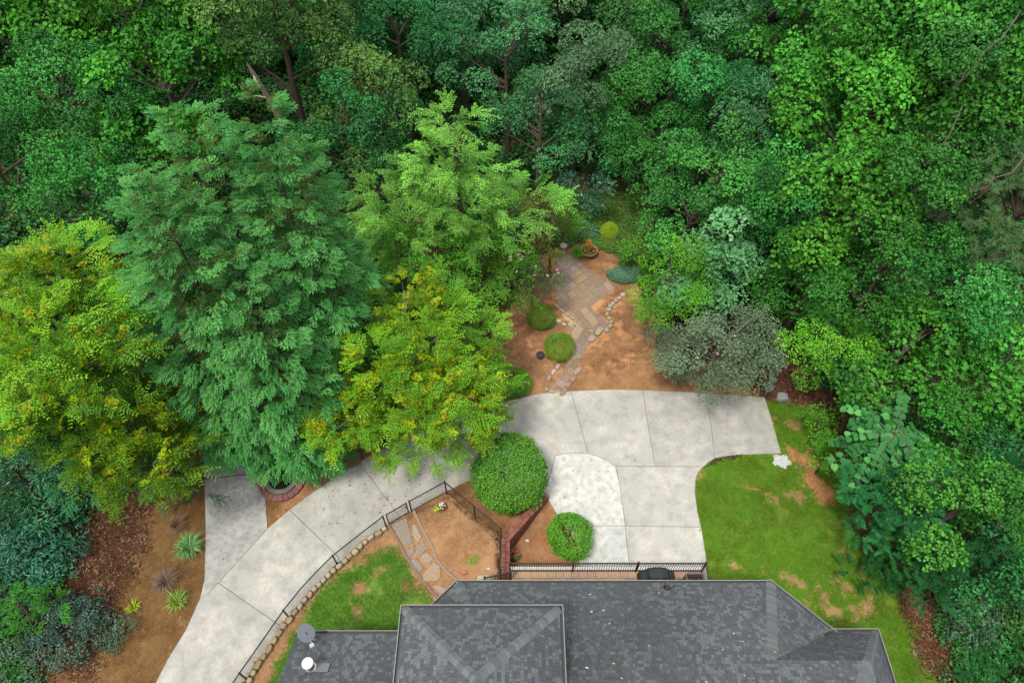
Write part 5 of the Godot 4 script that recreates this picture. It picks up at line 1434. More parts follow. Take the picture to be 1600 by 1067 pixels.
# ------------------------------------------------------------------ patio
func build_patio() -> void:
	rng.seed = 800
	var tones := [Color(0.36, 0.255, 0.185), Color(0.39, 0.3, 0.215), Color(0.31, 0.245, 0.205), Color(0.34, 0.25, 0.2), Color(0.4, 0.31, 0.215), Color(0.34, 0.265, 0.2)]
	var poly := PackedVector2Array([Vector2(2.72, -30.43), Vector2(3.59, -30.54), Vector2(4.29, -29.7), Vector2(4.92, -29.09), Vector2(5.44, -28.82), Vector2(6.29, -28.14), Vector2(5.33, -27.45), Vector2(4.62, -26.86), Vector2(5.02, -26.48), Vector2(5.63, -25.87), Vector2(5.69, -25.56), Vector2(5.05, -25.41), Vector2(3.98, -25.68), Vector2(3.65, -26.06), Vector2(3.1, -26.59), Vector2(2.58, -27.06), Vector2(2.76, -28.18), Vector2(2.68, -29.36)])
	var walk := PackedVector2Array([Vector2(3.15, -25.79), Vector2(3.94, -25.68), Vector2(5.05, -25.37), Vector2(4.65, -24.8), Vector2(4.38, -24.58), Vector2(3.77, -23.37), Vector2(2.87, -21.86), Vector2(2, -21.64), Vector2(2.45, -22.21), Vector2(3, -23.2), Vector2(3.63, -24.38), Vector2(3.48, -25.34)])
	var ax: Vector2 = Vector2(1.67, -1.28).normalized()
	var patio := Node3D.new(); patio.name = "patio"; add_child(patio, true)
	tag(patio, "flagstone patio with a stepped walk down to the driveway", "patio", "", "structure")
	var bx: Vector2 = Vector2(0.98, -1.51).normalized()
	for job in [[poly, ax, 0.42, 0.0], [walk, bx, 0.5, 1.0]]:
		var P: PackedVector2Array = job[0]; var u: Vector2 = job[1]; var w := Vector2(-u.y, u.x); var g: float = job[2]
		var o: Vector2 = P[0]
		var used := {}
		for i in range(-22, 22):
			for j in range(-22, 22):
				if used.has(Vector2i(i, j)): continue
				var sx := 1; var sy := 1
				var r := rng.randf()
				if r < 0.25 and not used.has(Vector2i(i + 1, j)): sx = 2
				elif r < 0.45: sy = 2
				elif r < 0.6 and not used.has(Vector2i(i + 1, j)) and not used.has(Vector2i(i + 1, j + 1)): sx = 2; sy = 2
				for a in sx:
					for b in sy: used[Vector2i(i + a, j + b)] = true
				var q := PackedVector2Array()
				for c in [[0.015, 0.015], [sx * g - 0.015, 0.015], [sx * g - 0.015, sy * g - 0.015], [0.015, sy * g - 0.015]]:
					q.append(o + u * (i * g + c[0]) + w * (j * g + c[1]))
				for piece in Geometry2D.intersect_polygons(q, P):
					var ar := 0.0; var ce := Vector2.ZERO
					for k in piece.size():
						ar += piece[k].cross(piece[(k + 1) % piece.size()]) * 0.5
						ce += piece[k] / piece.size()
					if absf(ar) < 0.012: continue
					var m := MB.new()
					m.slab(piece, -0.12, 0.045 + rf(-0.006, 0.012), shade(tones[rng.randi() % 6], 0.85, 1.12), 0.014)
					for k in m.v.size():
						m.v[k].y += ht(m.v[k].x, m.v[k].z)
					obj("flagstone", m, M.flagstone, patio)
	var pale := [Color(0.52, 0.43, 0.33), Color(0.55, 0.48, 0.4), Color(0.47, 0.38, 0.3)]
	var e := thing("stone_border", Vector3.ZERO, "curving border of pale blocks on the patio's right side", "stone border", "pale stone borders")
	stones_along(e, [Vector3(6.68, -0.01, -27.69), Vector3(6.4, -0.1, -27.41), Vector3(6.12, -0.18, -27.17), Vector3(5.84, -0.26, -26.94), Vector3(5.71, -0.37, -26.63), Vector3(5.62, -0.49, -26.29), Vector3(5.75, -0.59, -25.98), Vector3(5.86, -0.66, -25.79), Vector3(5.66, -0.74, -25.56), Vector3(5.46, -0.79, -25.41)], 0.3, 0.26, 0.22, pale)
	e = thing("stone_border", Vector3.ZERO, "short curb of pale blocks along the patio's left front edge", "stone border", "pale stone borders")
	stones_along(e, [Vector3(2.58, -0.26, -26.94), Vector3(3.02, -0.39, -26.55), Vector3(3.43, -0.5, -26.25), Vector3(3.68, -0.61, -25.94), Vector3(3.72, -0.66, -25.79)], 0.34, 0.14, 0.16, [Color(0.5, 0.4, 0.25), Color(0.52, 0.44, 0.3)])
	e = thing("stone_border", Vector3.ZERO, "curb of pale blocks on the walk's left side below the clipped ball", "stone border", "pale stone borders")
	stones_along(e, [Vector3(2.71, -1.35, -23.41), Vector3(2.48, -1.41, -23.08), Vector3(2.21, -1.46, -22.67), Vector3(2.06, -1.49, -22.38)], 0.42, 0.22, 0.2, pale)
	e = thing("stone_border", Vector3.ZERO, "pale blocks between the two clipped shrubs left of the walk", "stone border", "pale stone borders")
	stones_along(e, [Vector3(2.52, -0.57, -26.06), Vector3(2.78, -0.61, -25.94), Vector3(3.04, -0.66, -25.79)], 0.36, 0.2, 0.18, pale)
	e = thing("stone_border", Vector3.ZERO, "flat pinkish blocks edging the walk's right foot", "stone border", "pale stone borders")
	stones_along(e, [Vector3(3.88, -1.38, -23.29), Vector3(3.52, -1.47, -22.63), Vector3(3.17, -1.5, -22.08), Vector3(3.01, -1.5, -21.82)], 0.55, 0.32, 0.12, [Color(0.47, 0.32, 0.24), Color(0.43, 0.3, 0.23)])
	e = thing("stone_border", Vector3.ZERO, "broad pale step stone where walk and patio meet", "stone border", "pale stone borders")
	stones_along(e, [Vector3(4.5, -1.01, -24.73), Vector3(4.73, -0.92, -25.03), Vector3(4.97, -0.83, -25.3)], 0.6, 0.42, 0.16, [Color(0.44, 0.35, 0.28)])
	e = thing("stone_border", Vector3.ZERO, "pair of pale blocks at the walk's left foot by the driveway", "stone border", "pale stone borders")
	stones_along(e, [Vector3(1.83, -1.5, -21.82), Vector3(2.11, -1.5, -21.64)], 0.3, 0.2, 0.16, pale)

# ------------------------------------------------------------------ pots and small things
func pot(at: Vector3, r: float, h: float, col: Color, label: String, group := "") -> Node3D:
	var o := thing("flower_pot", at, label, "flower pot", group)
	var m := MB.new()
	m.lathe(Vector3.ZERO, [Vector2(0.0, 0.0), Vector2(r * 0.68, 0.0), Vector2(r * 0.95, h * 0.85), Vector2(r * 1.06, h * 0.87), Vector2(r * 1.1, h), Vector2(r * 0.9, h), Vector2(r * 0.86, h * 0.85)], 20, col)
	obj("pot", m, M.clay_pot, o)
	m = MB.new()
	m.lathe(Vector3.ZERO, [Vector2(r * 0.87, h * 0.86), Vector2(0.0, h * 0.88)], 16, Color(0.04, 0.025, 0.015))
	obj("soil", m, M.twigs, o)
	return o

func flowers(o: Node3D, y: float, r: float, count: int, leafc: Color, petals: Array, tall := 0.2) -> void:
	var m := MB.new(); var f := MB.new()
	for i in count:
		var a := rf(0, TAU); var q := sqrt(rf(0, 1)) * r
		var p := Vector3(cos(a) * q, y + rf(0.02, tall), sin(a) * q)
		leaf(m, p, (Vector3(cos(a), rf(-0.2, 0.6), sin(a)) + rdir() * 0.4).normalized(), (Vector3.UP + rdir() * 0.4).normalized(), rf(0.06, 0.13), rf(0.03, 0.055), shade(leafc, 0.7, 1.3))
		if i % 3 == 0 and petals.size():
			var c: Color = petals[rng.randi() % petals.size()]
			var t := p + Vector3.UP * rf(0.03, 0.08)
			for k in 5:
				var b := TAU * k / 5
				leaf(f, t, Vector3(cos(b), 0.35, sin(b)).normalized(), Vector3.UP, 0.04, 0.035, shade(c, 0.8, 1.15))
	obj("foliage", m, M.leaf, o).set_meta("kind", "stuff")
	if petals.size():
		obj("blossoms", f, M.leaf, o).set_meta("kind", "stuff")

func build_small_things() -> void:
	rng.seed = 900
	var o := pot(Vector3(-3.82, -0.91, -14.43), 0.15, 0.24, Color(0.2, 0.03, 0.03), "dark red pot with a yellow-flowered plant, leftmost of three by the fence", "flower pots by the fence")
	flowers(o, 0.22, 0.16, 40, Color(0.12, 0.24, 0.04), [Color(0.7, 0.45, 0.03)], 0.25)
	o = pot(Vector3(-3.27, 0, -13.94), 0.2, 0.2, Color(0.45, 0.05, 0.05), "bright red pot with white flowers beside the two other pots", "flower pots by the fence")
	flowers(o, 0.18, 0.13, 40, Color(0.1, 0.28, 0.04), [Color(0.8, 0.8, 0.8)], 0.22)
	o = pot(Vector3(-3.53, 0, -13.82), 0.15, 0.18, Color(0.45, 0.28, 0.06), "yellow ochre pot nearest the yard among the three by the fence", "flower pots by the fence")
	flowers(o, 0.16, 0.13, 40, Color(0.16, 0.3, 0.04), [Color(0.6, 0.5, 0.05)], 0.1)
	o = pot(Vector3(0.09, -1.47, -12.11), 0.2, 0.36, Color(0.08, 0.14, 0.2), "blue glazed pot in the corner of brick wall and deck")
	flowers(o, 0.34, 0.2, 50, Color(0.08, 0.22, 0.05), [Color(0.6, 0.03, 0.04)], 0.3)
	# bowl planter
	var b := thing("planter_bowl", Vector3(4.72, 0.6, -30.43), "wide terracotta bowl planted with red and orange flowers behind the patio", "planter")
	var m := MB.new()
	m.lathe(Vector3.ZERO, [Vector2(0.0, 0.0), Vector2(0.3, 0.0), Vector2(0.46, 0.2), Vector2(0.5, 0.32), Vector2(0.54, 0.34), Vector2(0.53, 0.38), Vector2(0.47, 0.38), Vector2(0.44, 0.3)], 28, Color(0.42, 0.2, 0.12))
	obj("bowl", m, M.clay_pot, b)
	m = MB.new()
	m.lathe(Vector3.ZERO, [Vector2(0.45, 0.3), Vector2(0.0, 0.31)], 20, Color(0.05, 0.03, 0.02))
	obj("soil", m, M.twigs, b)
	flowers(b, 0.3, 0.42, 90, Color(0.1, 0.24, 0.05), [Color(0.55, 0.05, 0.03), Color(0.7, 0.22, 0.02), Color(0.6, 0.04, 0.06)], 0.22)
	m = MB.new()
	for i in 60:
		var t := rf(0, 1); var a := rf(0, TAU)
		leaf(m, Vector3(-0.05 + cos(a) * 0.1, 0.35 + t * 0.6, -0.15 + sin(a) * 0.1), (Vector3(cos(a), 0.3, sin(a))).normalized(), Vector3.UP, 0.12, 0.05, shade(Color(0.5, 0.2, 0.03) if t > 0.4 else Color(0.12, 0.2, 0.04), 0.7, 1.2))
	obj("tall_plant", m, M.leaf, b).set_meta("kind", "stuff")
	# bird bath
	var bb := thing("bird_bath", Vector3(3.15, 0.6, -30.49), "small pale bird bath at the patio's back left corner", "bird bath")
	m = MB.new()
	m.lathe(Vector3.ZERO, [Vector2(0.16, 0.0), Vector2(0.15, 0.06), Vector2(0.07, 0.12), Vector2(0.06, 0.5), Vector2(0.1, 0.56)], 18, Color(0.45, 0.4, 0.34))
	obj("pedestal", m, M.stone, bb)
	m = MB.new()
	m.lathe(Vector3.ZERO, [Vector2(0.08, 0.54), Vector2(0.22, 0.62), Vector2(0.23, 0.66), Vector2(0.2, 0.66), Vector2(0.12, 0.61), Vector2(0.0, 0.6)], 20, Color(0.55, 0.5, 0.42))
	obj("basin", m, M.stone, bb)
	# dark round vessel in the bed
	var v := thing("fire_bowl", Vector3(1.62, -1.25, -23.88), "small dark round metal fire bowl standing in the mulch", "fire bowl")
	m = MB.new()
	m.lathe(Vector3.ZERO, [Vector2(0.19, 0.0), Vector2(0.2, 0.2), Vector2(0.24, 0.22), Vector2(0.24, 0.26), Vector2(0.19, 0.26), Vector2(0.17, 0.14), Vector2(0.0, 0.12)], 20, Color(0.05, 0.045, 0.055))
	obj("bowl", m, M.black_metal, v)
	m = MB.new()
	for k in 7:
		var z := -0.15 + k * 0.05
		var L := sqrt(maxf(0.0, 0.2 * 0.2 - z * z))
		m.tube([Vector3(-L, 0.262, z), Vector3(L, 0.262, z)], [0.008, 0.008], 5, Color(0.12, 0.1, 0.12))
	obj("grate", m, M.black_metal, v)
	# ring planter under the cypress
	var rc: Vector3 = Vector3(-11.2, -0.25, -15.5)
	var rp := thing("ring_planter", rc, "round planter of pinkish blocks with a grey inner ring beneath the cypress", "planter")
	for k in 24:
		var a := TAU * (k + 0.5) / 24
		m = MB.new()
		var q := PackedVector2Array()
		for c in [[-0.48, 0.83], [0.48, 0.83], [0.48, 1.1], [0.24, 1.13], [-0.24, 1.13], [-0.48, 1.1]]:
			var aa: float = a + c[0] * TAU / 24.0
			q.append(Vector2(cos(aa), sin(aa)) * c[1])
		m.slab(q, -0.1, 0.2 + rf(-0.008, 0.008), shade(Color(0.3, 0.13, 0.12), 0.85, 1.15), 0.015)
		obj("block", m, M.stone, rp)
	m = MB.new()
	m.lathe(Vector3.ZERO, [Vector2(0.8, -0.1), Vector2(0.8, 0.29), Vector2(0.78, 0.31), Vector2(0.6, 0.31), Vector2(0.58, 0.29), Vector2(0.58, -0.1)], 40, Color(0.24, 0.23, 0.21))
	obj("inner_ring", m, M.stone, rp)
	m = MB.new()
	m.lathe(Vector3.ZERO, [Vector2(0.6, 0.18), Vector2(0.0, 0.22)], 24, Color(0.03, 0.02, 0.015))
	obj("soil", m, M.twigs, rp)
	# planting
	tuft_plant("lily_clump", Vector3(-14.7, -0.25, -12.12), 230, 0.85, 0.035, Color(0.07, 0.2, 0.08), Color(0.2, 0.36, 0.12), 0.9, "large blue-green strap-leaved clump touching the driveway spur", "plant")
	tuft_plant("lily_clump", Vector3(-14.49, -0.25, -9.71), 110, 0.7, 0.03, Color(0.07, 0.22, 0.05), Color(0.3, 0.42, 0.06), 0.8, "small green clump with yellow tips below the dead grass mounds", "plant")
	tuft_plant("dead_grass_mound", Vector3(-15.56, -0.25, -13.2), 260, 0.75, 0.012, Color(0.14, 0.09, 0.06), Color(0.24, 0.17, 0.12), 0.75, "brown dried grass mound above the blue-green clump", "plant", "dried grass mounds")
	tuft_plant("dead_grass_mound", Vector3(-15.23, -0.25, -10.54), 330, 0.85, 0.012, Color(0.12, 0.08, 0.065), Color(0.25, 0.19, 0.15), 0.8, "bigger brown dried grass mound below the blue-green clump", "plant", "dried grass mounds")
	tuft_plant("yellow_weed", Vector3(-16.33, -0.25, -9.47), 60, 0.5, 0.03, Color(0.2, 0.36, 0.02), Color(0.35, 0.45, 0.03), 0.7, "yellow-green weed beside the smaller grey-green holly", "plant")
	tuft_plant("young_plant", Vector3(-1.76, 0, -11.43), 60, 0.34, 0.03, Color(0.14, 0.3, 0.03), Color(0.24, 0.42, 0.04), 0.9, "single young green plant in the middle of the yard mulch", "plant")
	tuft_plant("fern_plant", Vector3(4.13, 0.6, -30.38), 120, 0.75, 0.04, Color(0.04, 0.2, 0.02), Color(0.08, 0.3, 0.03), 1.0, "dark green fern left of the terracotta bowl", "plant")
	tuft_plant("fern_plant", Vector3(5.36, 0.6, -31.11), 90, 0.6, 0.04, Color(0.05, 0.22, 0.03), Color(0.1, 0.32, 0.04), 1.0, "green fern right of the terracotta bowl", "plant")
	tuft_plant("broad_leaf_plant", Vector3(4.66, 0.5, -32.39), 130, 1.0, 0.1, Color(0.05, 0.18, 0.09), Color(0.09, 0.26, 0.13), 1.0, "drooping grey-green plant behind the terracotta bowl", "plant")
	# snag and bare branches
	var sn := thing("dead_snag", Vector3(-13.12, 8.75, -34), "broken grey dead trunk leaning above the tallest cypress", "dead tree")
	m = MB.new()
	m.tube([Vector3(0.5, -9, 0), Vector3(0.15, -1.0, 0.4), Vector3(-0.15, 0.7, 0.5), Vector3(-0.55, 2.1, 0.5), Vector3(-0.7, 2.6, 0.45)], [0.24, 0.18, 0.15, 0.12, 0.02], 9, Color(0.22, 0.18, 0.15))
	obj("trunk", m, M.bark, sn)
	for p in [[Vector3(-0.1, 0.6, 0.55), Vector3(-1.1, 0.95, 1.0)], [Vector3(-0.3, 1.3, 0.6), Vector3(-0.9, 2.0, 1.1)], [Vector3(-0.5, 1.9, 0.6), Vector3(-0.2, 1.5, 1.1)]]:
		m = MB.new()
		m.tube([p[0], p[0].lerp(p[1], 0.5) + Vector3(0, 0.1, 0), p[1]], [0.06, 0.04, 0.012], 6, Color(0.42, 0.35, 0.28))
		obj("broken_limb", m, M.bark, sn)
	for e in [[Vector3(18.88, 12.36, -25.5), Vector3(-0.9, -2.6, 1.2), "long thin bare branch arching across the right-hand tulip trees"], [Vector3(18.06, 14.41, -20.3), Vector3(-1.5, -0.4, 0.6), "bare forked grey branch under the grey-green pine"], [Vector3(19.85, 16.02, -27), Vector3(-1.2, -1.9, 0.5), "thin bare branch hanging in the upper right corner tree"]]:
		var br := thing("bare_branch", e[0], e[2], "branch", "bare branches in the woods")
		m = MB.new()
		var d: Vector3 = e[1]
		m.tube([-d * 0.35 + Vector3(0.3, 0, -0.5), Vector3(0.12, 0.05, 0), d * 0.3 + Vector3(-0.1, 0.08, 0), d * 0.6 + Vector3(0.2, 0.0, 0), d], [0.026, 0.024, 0.02, 0.014, 0.005], 6, Color(0.17, 0.145, 0.12))
		obj("limb", m, M.bark, br)
		m = MB.new()
		for k in 5:
			var s := d * rf(0.1, 0.8)
			m.tube([s, s + d * 0.12 + rdir() * 0.3, s + d * 0.25 + rdir() * 0.6], [0.011, 0.008, 0.004], 5, Color(0.17, 0.145, 0.12))
		obj("twigs", m, M.bark, br)

func build_catalpa() -> void:
	var ce: Vector3 = Vector3(16.83, 3.36, -15.6)
	rng.seed = 1001
	var base := Vector3(ce.x + 0.4, ht(ce.x, ce.z), ce.z - 0.4)
	var o := thing("redbud_tree", base, "redbud tree with large heart-shaped leaves in pairs, leaning over the lawn", "tree")
	var shapes := []
	for k in 4:
		var m := MB.new()
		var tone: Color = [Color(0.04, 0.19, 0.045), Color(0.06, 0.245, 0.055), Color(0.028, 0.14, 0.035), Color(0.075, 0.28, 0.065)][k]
		var out := [Vector3(0, 0, 0), Vector3(-0.05, 0.012, 0.1), Vector3(0.03, 0.025, 0.18), Vector3(0.17, 0.02, 0.185), Vector3(0.28, 0.005, 0.12), Vector3(0.37, -0.03, 0)]
		for s in [1.0, -1.0]:
			for i in 4:
				var a: Vector3 = out[i + 1]; var b: Vector3 = out[i + 2]
				var c := Vector3(0.14, 0.0, 0)
				m.stri(c, Vector3(a.x, a.y, a.z * s), Vector3(b.x, b.y, b.z * s), Vector3(0, 1, -0.2 * s).normalized(), Vector3(0, 1, -0.2 * s).normalized(), Vector3(0.1, 1, 0).normalized(), tone)
			m.stri(Vector3(0.14, 0, 0), Vector3.ZERO, Vector3(out[1].x, out[1].y, out[1].z * s), Vector3.UP, Vector3.UP, Vector3.UP, tone)
		shapes.append(m.mesh())
	var lim := MB.new()
	var crownp := ce - base
	lim.tube([Vector3.DOWN * 0.3, crownp * 0.5, crownp], [0.13, 0.1, 0.05], 8, Color(0.16, 0.13, 0.11))
	obj("trunk", lim, M.bark, o)
	lim = MB.new()
	var made := 0
	var rest := []; var tones := PackedColorArray()
	for b in 40:
		var a := TAU * b / 40.0 * 7.0 + rf(-0.3, 0.3)
		var lift := rf(0.0, 1.0)
		var d := Vector3(cos(a), 0, sin(a))
		var st := crownp * rf(0.75, 1.0) + Vector3.UP * rf(-0.3, 1.3) * (1.0 - 0.4 * lift)
		var L := rf(1.5, 2.7)
		var pts := []
		for i in 8:
			var t := i / 7.0
			pts.append(st + d * L * t + Vector3.UP * (0.45 * t - 0.85 * t * t) * L * 0.55 + Vector3(-d.z, 0, d.x) * sin(t * 2.0 + b) * 0.15)
		lim.tube(pts, [0.035, 0.032, 0.028, 0.024, 0.02, 0.016, 0.012, 0.008], 5, Color(0.16, 0.13, 0.11))
		for i in range(1, 8):
			for sg in [-1.0, 1.0]:
				var p: Vector3 = pts[i] + rdir() * 0.03
				var x: Vector3 = (d * 0.45 + Vector3(-d.z, 0, d.x) * sg * 0.9 + Vector3.UP * rf(-0.35, 0.1) + rdir() * 0.2).normalized()
				p += x * 0.05
				var up := (Vector3.UP + rdir() * 0.28 + Vector3(0, 0, 0.25)).normalized()
				var z := x.cross(up).normalized()
				var t := Transform3D(Basis(x, z.cross(x), z).scaled(Vector3.ONE * rf(0.68, 0.88)), p)
				if made < 300:
					var lf := obj("leaf", shapes[rng.randi() % 4], M.leaf, o)
					lf.transform = t
					made += 1
				else:
					rest.append(t); tones.append(Color(1, 1, 1))
	obj("limbs", lim, M.bark, o).set_meta("kind", "stuff")
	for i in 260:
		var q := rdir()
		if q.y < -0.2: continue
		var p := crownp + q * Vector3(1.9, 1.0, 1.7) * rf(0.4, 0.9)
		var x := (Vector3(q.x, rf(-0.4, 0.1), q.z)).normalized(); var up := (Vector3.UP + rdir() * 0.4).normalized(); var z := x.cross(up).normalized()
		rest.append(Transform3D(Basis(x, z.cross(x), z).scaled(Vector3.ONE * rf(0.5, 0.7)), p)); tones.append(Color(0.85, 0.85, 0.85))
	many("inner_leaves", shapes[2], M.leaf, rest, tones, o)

func pink_blossoms(o: Node3D, ce: Vector3, rad: Vector3, count: int) -> void:
	rng.seed = 555 + count
	var m := MB.new()
	for i in count:
		var d := rdir(); d.y = absf(d.y) * 0.9 + 0.05; d.z = absf(d.z) - 0.2
		var p := ce - o.position + d.normalized() * rad * rf(0.95, 1.12)
		for k in 16:
			leaf(m, p + rdir() * 0.05, rdir(), Vector3(0.2, 1, 0.1).normalized(), 0.05, 0.04, shade(Color(0.55, 0.36, 0.43), 0.85, 1.2))
	obj("blossoms", m, M.leaf, o).set_meta("kind", "stuff")

# ------------------------------------------------------------------ the scene
func _ready() -> void:
	var cam := Camera3D.new()
	cam.name = "camera"
	cam.position = Vector3(0, 30, 0)
	cam.rotation_degrees = Vector3(-51.3, 0, 0)
	cam.fov = 53.13
	cam.far = 2000.0
	cam.current = true
	add_child(cam)
	var we := WorldEnvironment.new()
	we.name = "world"
	var env := Environment.new()
	env.background_mode = Environment.BG_SKY
	var sky := Sky.new()
	var sm_ := ProceduralSkyMaterial.new()
	sm_.sky_top_color = Color(1.0, 1.0, 1.0)
	sm_.sky_horizon_color = Color(0.6, 0.63, 0.67)
	sm_.sky_curve = 0.3
	sm_.ground_bottom_color = Color(0.16, 0.2, 0.13)
	sm_.ground_horizon_color = Color(0.4, 0.43, 0.42)
	sm_.energy_multiplier = 0.64
	sky.sky_material = sm_
	env.sky = sky
	env.tonemap_mode = Environment.TONE_MAPPER_LINEAR
	env.tonemap_exposure = 2.3
	env.sdfgi_enabled = true
	env.ssao_enabled = true
	env.ssil_enabled = true
	we.environment = env
	add_child(we)
	var sun := DirectionalLight3D.new()
	sun.name = "sun"
	sun.light_energy = 0.5
	sun.light_angular_distance = 10.0
	sun.light_color = Color(1.0, 0.97, 0.92)
	sun.shadow_enabled = true
	sun.rotation_degrees = Vector3(-66, -35, 0)
	add_child(sun)

	n_soft.seed = 5; n_soft.frequency = 0.03; n_soft.fractal_octaves = 3
	n_fine.seed = 8; n_fine.frequency = 0.05; n_fine.fractal_octaves = 3
	rng.seed = 1
	make_materials()
	make_leaves()
	build_ground()
	build_driveway()
	build_house()
	build_patio()
	build_wall_and_edging()

	# trees
	cypress(Vector3(-9.1, -0.6, -20.6), 17.7, 3.1, "tallest blue-green cypress, on the right of the clump", Vector2(0.6, 0.0), 0.4)
	cypress(Vector3(-11.2, -0.4, -20.6), 17.0, 4.0, "blue-green cypress in the middle of the clump, second in height", Vector2(0.0, -0.3))
	cypress(Vector3(-12.2, -0.4, -18.2), 15.6, 4.1, "leftmost blue-green cypress, its low skirt reaching the concrete spur", Vector2(-0.2, -0.5), 0.5)
	cypress(Vector3(-10.2, -0.4, -17.4), 12.8, 3.1, "lower blue-green cypress filling the front of the clump", Vector2(0.0, -0.5))
	cypress(Vector3(-8.4, -0.7, -21.6), 15.0, 2.3, "small blue-green cypress peeping out right behind the tallest one", Vector2(0.6, -0.1))
	tree("tulip", Vector3(-29.42, 9.58, -41), Vector3(5, 5.2, 4.6), "bright green broadleaf tree filling the upper left corner of the woods")
	tree("tulip", Vector3(-21.27, 10.26, -38.5), Vector3(5, 5, 4.6), "bright green broadleaf tree above the blue-green conifers, left of the broken snag")
	tree("redtip", Vector3(-13.15, 10.52, -38), Vector3(4.6, 4.6, 4.4), "green oak with rusty leaf tips around the broken grey snag")
	tree("maple", Vector3(-25.09, 7.53, -34), Vector3(4.3, 4.4, 4.2), "dark green maple behind the left yellowing tree, topped by the corner broadleaf")
	tree("tulip", Vector3(-19.43, 7.92, -35), Vector3(3.8, 4, 3.8), "mid green tree whose leaves stand right behind the leftmost conifer tip")
	tree("maple", Vector3(-26.15, 7.58, -28.5), Vector3(3.6, 3.8, 3.4), "shaded maple at the left picture edge above the left yellowing tree")
	tree("maple", Vector3(-20.66, 7.78, -26.5), Vector3(2.9, 3, 2.8), "low dark maple squeezed between left yellowing tree and leftmost conifer")
	tree("deep", Vector3(-11.61, 7.74, -43), Vector3(4.4, 4.6, 4), "deep green tree to the right of the oak with rusty tips")
	tree("deep", Vector3(-9.63, 6.74, -33), Vector3(3.1, 3.4, 3), "bluish green tree just right of the tallest conifer tip")
	tree("redtip", Vector3(-7.75, 7.95, -34), Vector3(2.9, 3, 2.8), "yellow-green oak between the tallest conifer and the feathery pale tree")
	tree("deep", Vector3(-7.05, 7.74, -41), Vector3(4, 4.6, 4), "dark glossy tree above the feathery pale tree, on its left")
	tree("oak", Vector3(-3.27, 7.31, -46), Vector3(4.6, 4.6, 4), "blue-green oak at the top edge of the woods, high above the feathery tree's tip")
	tree("oak", Vector3(-0.4, 7.01, -40), Vector3(3.7, 3.9, 3.5), "blue-green layered oak with a dark bare trunk below, behind the feathery tree")
	tree("paleoak", Vector3(4.07, 7.88, -38.5), Vector3(3, 3, 3), "pale grey-green oak crown catching the light above the overgrown clearing")
	tree("oak", Vector3(1.71, 6.54, -35.5), Vector3(2.9, 3, 2.8), "dull blue-green oak low beneath the pale grey-green oak")
	tree("paleoak", Vector3(7.17, 7.23, -48), Vector3(4.6, 4.4, 4), "silvery oak at the top edge of the woods behind the pale grey-green oak")
	tree("maple", Vector3(11.12, 7.87, -44), Vector3(4.8, 4.8, 4), "medium green maple at the top edge, right of the silvery oak")
	tree("maple", Vector3(8.52, 6.25, -38), Vector3(3.4, 3.6, 3.2), "leafy maple standing just right of the pale grey-green oak")
	tree("oak", Vector3(14.81, 7.41, -42), Vector3(4.2, 4.6, 4), "bluish tree with flat leafy layers left of the big sunlit tulip trees")
	tree("deep", Vector3(12.18, 5.99, -36), Vector3(3.4, 3.6, 3.2), "dark tree with shadowed hollows above the light green layered maple")
	tree("oak", Vector3(14.45, 6.82, -33.5), Vector3(2.9, 3.2, 2.8), "grey-green layered oak beside the dark tree with shadowed hollows")
	tree("deep", Vector3(5.05, 4.4, -37), Vector3(2.6, 2.8, 2.6), "shadowy young tree in the dark gap below the pale oak")
	tree("maple", Vector3(8.82, 5.24, -34.5), Vector3(2.6, 2.4, 2.4), "small maple leaning over the clearing's back right corner")
	tree("limemaple", Vector3(11.44, 5.56, -30.5), Vector3(3.9, 3.2, 3.2), "light green maple with flat layers above the blue-green star-leaved tree")
	tree("tulip", Vector3(18.32, 11.62, -35.5), Vector3(4.5, 4.8, 4.2), "big sunlit tulip tree high on the right with yellow specks")
	tree("maple", Vector3(17.5, 9.88, -42), Vector3(4.4, 4.6, 4), "broadleaf tree at the top edge just left of the big sunlit one")
	tree("tulip", Vector3(21.17, 11.78, -32), Vector3(4.5, 4.8, 4.2), "tulip tree with a thin bare branch arching across its dark centre")
	tree("tulip", Vector3(17.92, 9.47, -30.5), Vector3(3.7, 3.8, 3.5), "tulip tree of bright leaf clusters below the big sunlit one")
	tree("maple", Vector3(23.35, 13.64, -31), Vector3(4.6, 4.8, 4.2), "deep green tree in the upper right corner above the grey-green pine")
	tree("maple", Vector3(15.07, 6.53, -28.5), Vector3(2.9, 3, 2.8), "green maple right of the light green layered maple")
	tree("maple", Vector3(19.84, 8.57, -27), Vector3(3.8, 3.6, 3.5), "maple tree beside the grey-green pine, with a dead branch below its leaves")
	tree("tulip", Vector3(17.13, 7.21, -26.2), Vector3(3.1, 3, 3), "yellowish green tulip tree standing over the vine thicket")
	tree("pine", Vector3(22.66, 9.37, -23.5), Vector3(2.8, 3, 2.8), "grey-green long-needled pine at the right edge with bare grey branches")
	tree("tulip", Vector3(22.72, 10.45, -28), Vector3(3.4, 3.2, 3.2), "tulip tree directly above the grey-green long-needled pine")
	tree("vine", Vector3(15.96, 4.09, -25), Vector3(2.7, 3.4, 2.6), "tree draped in creeping vines beside the dark hollow behind the grey crepe myrtle")
	tree("vine", Vector3(17.71, 5.73, -23.2), Vector3(3, 3.2, 2.8), "vine-smothered tree in the middle of the right-hand thicket")
	tree("maple", Vector3(20.99, 5.88, -21.8), Vector3(3.1, 3.2, 3), "maple just below the grey-green long-needled pine")
	tree("bright", Vector3(15.64, 0.16, -18.6), Vector3(0.9, 0.5, 1.1), "low green bush at the lawn's back corner by the debris strip")
	tree("bright", Vector3(15.6, 0.47, -16.4), Vector3(0.9, 0.5, 1), "low green bush under the redbud's lawn side")
